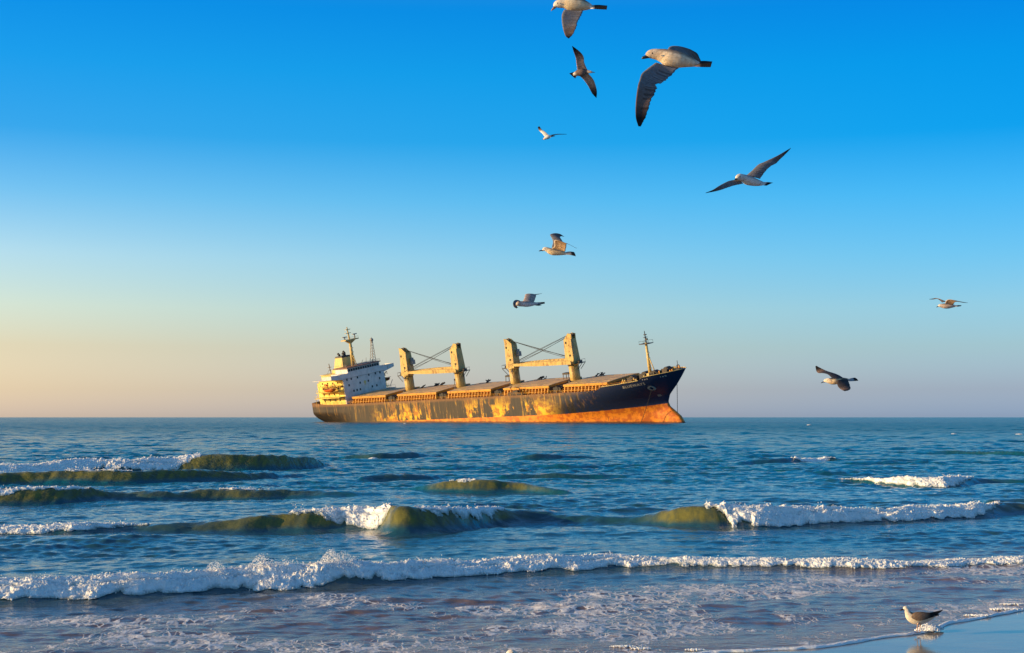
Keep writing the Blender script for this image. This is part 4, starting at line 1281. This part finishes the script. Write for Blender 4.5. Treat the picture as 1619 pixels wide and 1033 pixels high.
def mixc(a, b, t):
    t = min(1, max(0, t)); return tuple(a[k] * (1 - t) + b[k] * t for k in range(3))
WHITE, BUFF, BROWN, DARK, BLACK, GREY = (.80, .75, .68), (.74, .56, .36), (.50, .34, .245), (.17, .12, .105), (.012, .012, .014), (.20, .20, .22)
def bodycol(head=WHITE, belly=WHITE, back=GREY, rump=WHITE, spot=0.3):
    def f(t, up, side, q):
        c = mixc(head, belly, (t - .15) / .3)
        c = mixc(c, back, ((up - .35) / .3) * min(1, max(0, (t - .30) / .12)))
        c = mixc(c, rump, (t - .85) / .1)
        n = math.sin(q[0] * 190 + q[2] * 70) * math.sin(q[2] * 230 + q[0] * 60)
        return mixc(c, tuple(k * .55 for k in c), spot * max(0, n) * (1 if t < .6 else .5))
    return f
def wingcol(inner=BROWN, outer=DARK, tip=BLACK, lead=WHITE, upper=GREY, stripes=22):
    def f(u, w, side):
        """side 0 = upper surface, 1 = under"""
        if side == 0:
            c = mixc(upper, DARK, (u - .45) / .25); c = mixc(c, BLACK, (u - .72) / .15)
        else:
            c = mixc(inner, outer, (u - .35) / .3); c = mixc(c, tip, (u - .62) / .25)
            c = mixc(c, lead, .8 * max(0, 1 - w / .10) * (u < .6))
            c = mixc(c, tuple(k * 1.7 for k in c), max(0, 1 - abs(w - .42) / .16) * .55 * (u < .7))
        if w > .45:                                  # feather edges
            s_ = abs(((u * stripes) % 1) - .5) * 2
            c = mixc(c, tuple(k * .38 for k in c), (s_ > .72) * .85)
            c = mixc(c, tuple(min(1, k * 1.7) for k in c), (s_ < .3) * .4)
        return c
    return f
def tailcol(base=WHITE, band=BLACK, at_=.35):
    return lambda u, w, side: mixc(base, band, (u - at_) / .15)

def K(*v): return list(v)
# 1: the big near gull, near wing pressed down, far wing folded up behind
g = Gull(9.8, (990, 50), 150 / 968)
g.body([(208, 252, 20), (228, 240, 38), (265, 230, 50), (320, 235, 58), (380, 250, 74), (440, 272, 90), (540, 288, 84), (620, 305, 62), (690, 322, 40), (745, 332, 20)], bodycol(head=(.62, .52, .43), belly=(.86, .72, .54), back=(.30, .24, .20), spot=.6))
g.sheet([(700, 305, .03), (790, 300, .08), (880, 308, .12)], [(700, 360, -.03), (790, 366, -.07), (862, 366, -.10)], tailcol(DARK, BLACK, .2), nf=8, thick=.12)
g.sheet([(300, 318, -.03), (215, 382, -.14), (158, 432, -.22), (136, 500, -.27), (118, 560, -.32), (98, 720, -.40), (97, 870, -.46), (122, 965, -.50)],
        [(540, 372, -.03), (435, 480, -.13), (372, 530, -.19), (312, 542, -.22), (318, 592, -.27), (255, 720, -.37), (205, 870, -.44), (148, 970, -.49)], wingcol(), camber=-.05, feather=.10)
g.sheet([(415, 195, .05), (452, 152, .14), (540, 150, .24), (640, 176, .34), (704, 208, .42)],
        [(540, 262, .04), (605, 315, .10), (690, 356, .18), (768, 330, .27), (745, 262, .36)], wingcol(inner=BUFF), feather=.07)
g.finish('largest brown winged gull, near wing pressed straight down and far wing folded up', [(226, 252, 22), (196, 262, 17), (172, 268, 15), (158, 280, 4)], [(268, 222, 9, -.062), (268, 222, 9, .062)])
# 2: cropped by the top edge
g = Gull(12.6, (860, 0), 110 / 710)
g.body([(106, 70, 16), (125, 52, 34), (155, 40, 44), (200, 36, 50), (255, 40, 66), (310, 46, 70), (380, 52, 62), (440, 62, 44), (490, 72, 20)], bodycol(belly=(.78, .66, .46), back=(.2, .19, .19), spot=.2))
g.sheet([(470, 55, .03), (560, 52, .08), (645, 62, .12)], [(470, 90, -.03), (560, 98, -.08), (640, 101, -.12)], tailcol(WHITE, BLACK, .12), nf=8, thick=.1)
g.sheet([(205, 100, -.04), (184, 150, -.14), (183, 220, -.24), (196, 300, -.32), (220, 368, -.38), (246, 392, -.42)],
        [(405, 108, -.04), (385, 165, -.13), (352, 222, -.23), (335, 280, -.31), (298, 352, -.37), (256, 394, -.41)], wingcol(inner=BUFF), camber=-.05, feather=.09)
g.sheet([(235, 5, .05), (215, -60, .15), (250, -150, .26), (320, -230, .36), (420, -300, .45)], [(420, 20, .05), (430, -50, .14), (440, -130, .25), (440, -220, .35), (430, -302, .44)], wingcol())
g.finish('pale bellied gull cut off by the top edge, one dark wing hanging down', [(112, 74, 16), (95, 90, 11), (82, 103, 7), (74, 112, 3)], [(140, 34, 7, -.045), (140, 34, 7, .045)], m_billp)
# 3: dark gull banking with both wings spread
g = Gull(26, (860, 0), 110 / 710)
g.body([(498, 738, 5, -.05), (482, 737, 12, -.05), (462, 735, 15, -.04), (430, 735, 26), (395, 738, 40), (360, 742, 38), (330, 752, 26), (300, 765, 12)], bodycol(belly=(.22, .16, .14), back=(.14, .11, .1), head=(.55, .5, .46)))
g.sheet([(345, 732, 0), (300, 738, .0), (258, 750, 0)], [(345, 768, 0), (325, 795, 0), (322, 806, 0)], tailcol(WHITE, BLACK, .25), nf=7)
g.sheet([(445, 718, 0), (412, 640, -.10), (405, 580, -.18), (362, 525, -.28), (286, 468, -.38)], [(342, 728, 0), (330, 655, -.09), (322, 592, -.17), (303, 535, -.26), (287, 474, -.37)], wingcol(inner=(.52, .38, .31), upper=(.42, .32, .27)), camber=.04)
g.sheet([(455, 752, 0), (504, 812, .12), (530, 880, .22), (541, 940, .32), (537, 1000, .42)], [(352, 766, 0), (408, 822, .11), (455, 890, .21), (490, 955, .31), (532, 1000, .41)], wingcol(inner=(.52, .38, .31), upper=(.42, .32, .27)), camber=.04)
g.finish('dark gull banking left of the largest one, both wings spread, black fan tail', [(490, 738, 5, -.05), (508, 739, 4, -.05), (522, 742, 2, -.05)], None, m_billp)
# 4: small bright gull
g = Gull(42, (840, 190), 60 / 1550)
g.body([(490, 782, 18), (515, 775, 40), (550, 758, 52), (620, 715, 80), (690, 690, 84), (760, 672, 62), (820, 655, 30)], bodycol(belly=(.92, .90, .84), back=(.9, .88, .82), spot=.05))
g.sheet([(800, 615, .05), (880, 632, .09), (985, 652, .12)], [(760, 720, -.05), (850, 690, -.08), (960, 668, -.1)], tailcol(WHITE, BLACK, .1), nf=6)
g.sheet([(545, 670, -.02), (425, 530, .16), (310, 420, .34), (262, 285, .52)], [(720, 625, -.02), (570, 480, .15), (430, 390, .33), (340, 260, .51)], wingcol(inner=(.88, .84, .74), outer=(.7, .6, .4), upper=(.88, .85, .75)))
g.sheet([(720, 640, .05), (880, 590, .18), (1100, 566, .36), (1450, 574, .55)], [(840, 660, .03), (960, 618, .17), (1120, 598, .35), (1450, 588, .54)], wingcol(inner=(.05, .05, .06)))
g.finish('smallest gull, bright white, left wing raised and right wing edge-on', [(502, 780, 16), (470, 792, 10), (448, 800, 4)], None)
# 5: gliding gull with long raised wing
g = Gull(19.8, (1100, 220), 160 / 1619)
g.body([(652, 638, 18, -.16), (668, 622, 40, -.14), (700, 612, 56, -.11), (755, 625, 62, -.06), (830, 658, 78), (910, 682, 70, .05), (990, 700, 54, .1), (1060, 712, 34, .14), (1110, 718, 16, .17)], bodycol(belly=(.90, .82, .76), back=(.5, .42, .42), spot=.15))
g.sheet([(1040, 690, .10), (1140, 688, .2), (1242, 700, .28)], [(1030, 735, .04), (1090, 745, .09), (1135, 748, .14)], tailcol(WHITE, BLACK, .45), nf=7)
g.sheet([(800, 590, .02), (900, 505, .08), (1000, 410, .14), (1110, 360, .2), (1300, 270, .3), (1440, 190, .38), (1522, 142, .44)],
        [(1030, 640, .04), (1110, 530, .1), (1200, 440, .16), (1285, 395, .22), (1340, 338, .31), (1445, 235, .38), (1522, 150, .44)], wingcol(inner=(.84, .70, .63), outer=(.40, .30, .26)), feather=.06)
g.sheet([(672, 648, -.06), (540, 668, -.16), (430, 718, -.26), (360, 758, -.34), (270, 815, -.43), (158, 860, -.52)],
        [(760, 715, -.02), (610, 748, -.14), (500, 784, -.25), (410, 815, -.33), (310, 840, -.42), (160, 867, -.51)], wingcol(inner=(.78, .62, .54), outer=(.36, .27, .23)), feather=.06)
g.finish('gull gliding toward the beach with a long dark tipped wing raised to the right', [(655, 636, 17, -.15), (635, 646, 13, -.20), (622, 656, 5, -.23)], [(708, 604, 9, -.165), (668, 604, 7, -.16)])
# 6: golden lit gull over the ship, wings up
g = Gull(18.5, (840, 360), 80 / 1503)
g.body([(345, 685, 22), (370, 655, 48), (410, 640, 64), (480, 660, 74), (550, 695, 92), (640, 722, 102), (760, 738, 92), (880, 752, 74), (980, 768, 50), (1070, 780, 28)], bodycol(belly=(.86, .68, .42), back=(.42, .34, .26), spot=.3))
g.sheet([(1000, 735, .04), (1120, 712, .1), (1235, 720, .14)], [(1020, 805, -.04), (1180, 825, -.09), (1322, 858, -.13)], tailcol((.25, .27, .3), BLACK, .5), nf=8)
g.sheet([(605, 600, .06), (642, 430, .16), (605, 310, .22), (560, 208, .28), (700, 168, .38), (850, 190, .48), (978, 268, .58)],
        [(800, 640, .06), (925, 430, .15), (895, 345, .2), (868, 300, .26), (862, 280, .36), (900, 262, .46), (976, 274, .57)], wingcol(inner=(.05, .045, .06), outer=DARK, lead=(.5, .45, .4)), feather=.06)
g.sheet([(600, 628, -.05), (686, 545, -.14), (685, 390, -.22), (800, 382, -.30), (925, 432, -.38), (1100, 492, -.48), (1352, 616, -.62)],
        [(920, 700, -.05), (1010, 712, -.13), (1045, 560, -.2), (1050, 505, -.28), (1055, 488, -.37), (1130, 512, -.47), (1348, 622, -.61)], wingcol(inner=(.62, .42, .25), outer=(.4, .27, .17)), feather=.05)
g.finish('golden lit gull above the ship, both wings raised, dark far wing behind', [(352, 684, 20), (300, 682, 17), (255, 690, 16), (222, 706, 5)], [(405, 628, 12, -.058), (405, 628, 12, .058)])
# 7: gull with one wing bent round in front of its head
g = Gull(21, (800, 450), 70 / 1446)
g.body([(345, 690, 20, -.04), (360, 660, 60, -.04), (405, 635, 82, -.03), (470, 632, 88, -.01), (560, 635, 90), (680, 642, 92, .02), (800, 640, 78, .05), (920, 630, 58, .09), (1020, 622, 34, .13)], bodycol(belly=(.84, .70, .66), back=(.40, .33, .30), head=(.66, .56, .46), spot=.15))
g.sheet([(980, 585, .2), (1120, 578, .26), (1262, 570, .32)], [(980, 660, .12), (1120, 650, .17), (1265, 630, .22)], tailcol((.35, .33, .33), BLACK, .45), nf=8)
g.limb([(920, 660, 20, .12), (1000, 672, 22, .16), (1080, 672, 26, .2), (1155, 670, 10, .24)], (.03, .03, .03))
g.sheet([(535, 575, .03), (598, 450, .10), (630, 328, .18), (720, 305, .26), (900, 318, .36), (1010, 312, .46), (1172, 294, .58)],
        [(900, 590, .06), (945, 520, .13), (985, 400, .2), (990, 350, .28), (995, 338, .37), (1050, 328, .46), (1168, 302, .57)], wingcol(inner=(.68, .53, .46), upper=(.5, .4, .36)), feather=.05)
g.sheet([(440, 520, -.05), (335, 502, -.16), (252, 545, -.24), (228, 640, -.30), (262, 735, -.36), (345, 785, -.44)],
        [(470, 580, -.06), (390, 560, -.15), (335, 600, -.22), (322, 660, -.28), (350, 720, -.34), (405, 755, -.42)], wingcol(inner=(.12, .08, .06), outer=DARK), feather=.05)
g.finish('brown gull just above the ship, one wing curled down in front of its head', [(350, 700, 22, -.05), (340, 735, 15, -.07), (345, 765, 6, -.09)], [(420, 650, 13, -.068), (362, 640, 10, -.06)])
# 8: low gull far right
g = Gull(26, (1460, 460), 80 / 1619)
g.body([(475, 498, 16), (495, 482, 38), (525, 476, 50), (580, 476, 62), (660, 484, 80), (760, 490, 82), (860, 488, 70), (960, 486, 46), (1050, 486, 22)], bodycol(belly=(.74, .60, .50), back=(.28, .26, .27), spot=.25))
g.sheet([(1020, 466, .05), (1120, 466, .1), (1212, 482, .14)], [(1020, 515, -.04), (1110, 508, -.08), (1205, 492, -.1)], tailcol((.3, .32, .34), BLACK, .25), nf=7)
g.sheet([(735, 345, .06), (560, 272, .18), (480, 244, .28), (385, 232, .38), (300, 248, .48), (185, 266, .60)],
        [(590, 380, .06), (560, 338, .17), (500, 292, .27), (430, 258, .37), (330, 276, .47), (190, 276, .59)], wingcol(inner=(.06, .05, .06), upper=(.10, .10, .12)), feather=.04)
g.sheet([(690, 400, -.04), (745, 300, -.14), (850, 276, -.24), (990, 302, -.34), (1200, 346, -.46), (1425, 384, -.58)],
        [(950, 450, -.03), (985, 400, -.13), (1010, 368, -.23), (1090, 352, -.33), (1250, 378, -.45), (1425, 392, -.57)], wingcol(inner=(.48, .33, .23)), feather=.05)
g.finish('gull gliding level at the far right of the sky, wings spread wide', [(480, 498, 14), (445, 512, 13), (408, 530, 4)], [(532, 464, 8, -.05), (532, 464, 8, .05)])
# 9: gull low over the horizon right of the ship
g = Gull(18, (1280, 570), 85 / 1596)
g.body([(438, 640, 20, .03), (460, 612, 46, .02), (505, 600, 62, .01), (575, 605, 78), (650, 618, 96), (760, 612, 104, .0), (880, 596, 92, .03), (1000, 585, 72, .06), (1100, 580, 50, .1), (1190, 580, 28, .14)], bodycol(belly=(.88, .68, .40), back=(.045, .05, .075), spot=.08, rump=(.5, .5, .52)))
g.sheet([(1160, 545, .26), (1260, 522, .3), (1345, 512, .34)], [(1170, 625, .18), (1310, 620, .22), (1452, 606, .26)], tailcol((.35, .36, .38), BLACK, .5), nf=8)
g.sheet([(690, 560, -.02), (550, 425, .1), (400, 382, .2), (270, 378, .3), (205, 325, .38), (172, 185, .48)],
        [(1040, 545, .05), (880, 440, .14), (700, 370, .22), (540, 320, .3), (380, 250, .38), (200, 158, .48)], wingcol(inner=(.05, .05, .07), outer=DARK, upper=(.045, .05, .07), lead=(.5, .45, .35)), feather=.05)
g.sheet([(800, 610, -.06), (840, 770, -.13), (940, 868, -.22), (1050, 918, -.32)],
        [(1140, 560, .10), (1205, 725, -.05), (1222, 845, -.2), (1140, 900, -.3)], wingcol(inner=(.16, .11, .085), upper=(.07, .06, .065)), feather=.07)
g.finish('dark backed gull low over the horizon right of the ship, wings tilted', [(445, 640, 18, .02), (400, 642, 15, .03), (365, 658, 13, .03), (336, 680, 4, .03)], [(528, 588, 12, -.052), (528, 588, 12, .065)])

# 10 and 11: gulls standing in the swash
def standing(dist, win, sc, label, dx=0):
    g = Gull(dist, win, sc)
    g.body([(318, 262, 14), (332, 250, 32), (356, 246, 42), (378, 272, 44), (392, 320, 52), (425, 375, 78), (490, 415, 98), (580, 428, 100), (680, 420, 82), (770, 402, 56), (850, 375, 34), (910, 350, 16)], bodycol(belly=(.80, .74, .62), back=(.07, .065, .065), spot=.12), flat=.8)
    brown = lambda u, w, side: mixc(mixc((.26, .18, .115), (.13, .10, .085), abs(math.sin(u * 23 + w * 11))), BLACK, (u - .48) / .18)
    for s in (-1, 1):                               # folded wings, one each side
        g.sheet([(455, 385, .050 * s), (505, 318, .050 * s), (620, 306, .055 * s), (760, 318, .045 * s), (880, 300, .02 * s), (1008, 268, .006 * s)],
                [(465, 420, .082 * s), (560, 466, .092 * s), (650, 462, .09 * s), (760, 425, .07 * s), (870, 385, .035 * s), (1000, 285, .008 * s)], brown, thick=.12, camber=.10, feather=.07, nf=13)
    g.sheet([(830, 360, .04), (890, 350, .05), (945, 352, .05)], [(830, 385, -.04), (880, 380, -.05), (940, 378, -.05)], tailcol(WHITE, BLACK, .3), nf=6)
    for s, x in ((-1, 556), (1, 604)):
        dz = .026 * s
        g.limb([(x + 24, 490, 30, dz), (x + 10, 530, 16, dz), (x + 6, 552, 9, dz), (x, 600, 7.5, dz), (x + 2, 668, 7.5, dz)], (.55, .38, .30))
        for a in (-.5, 0, .5): g.limb([(x + 2, 668, 7, dz), (x - 28, 674, 5, dz + a * .03), (x - 52, 680, 3, dz + a * .06)], (.5, .34, .27))
    g.finish(label, [(322, 262, 15), (290, 266, 13), (268, 276, 12), (255, 290, 4)], [(368, 238, 8, -.028), (368, 238, 8, .028)], m_bill)
    return g
standing(13.9, (1400, 940), 120 / 1333, 'brown mottled gull standing in the foamy edge of the water')
k = .181
standing(10.2, (808 - 352 * k, 1027 - 204 * k), k, 'gull at the bottom edge of the picture with only the top of its head showing')
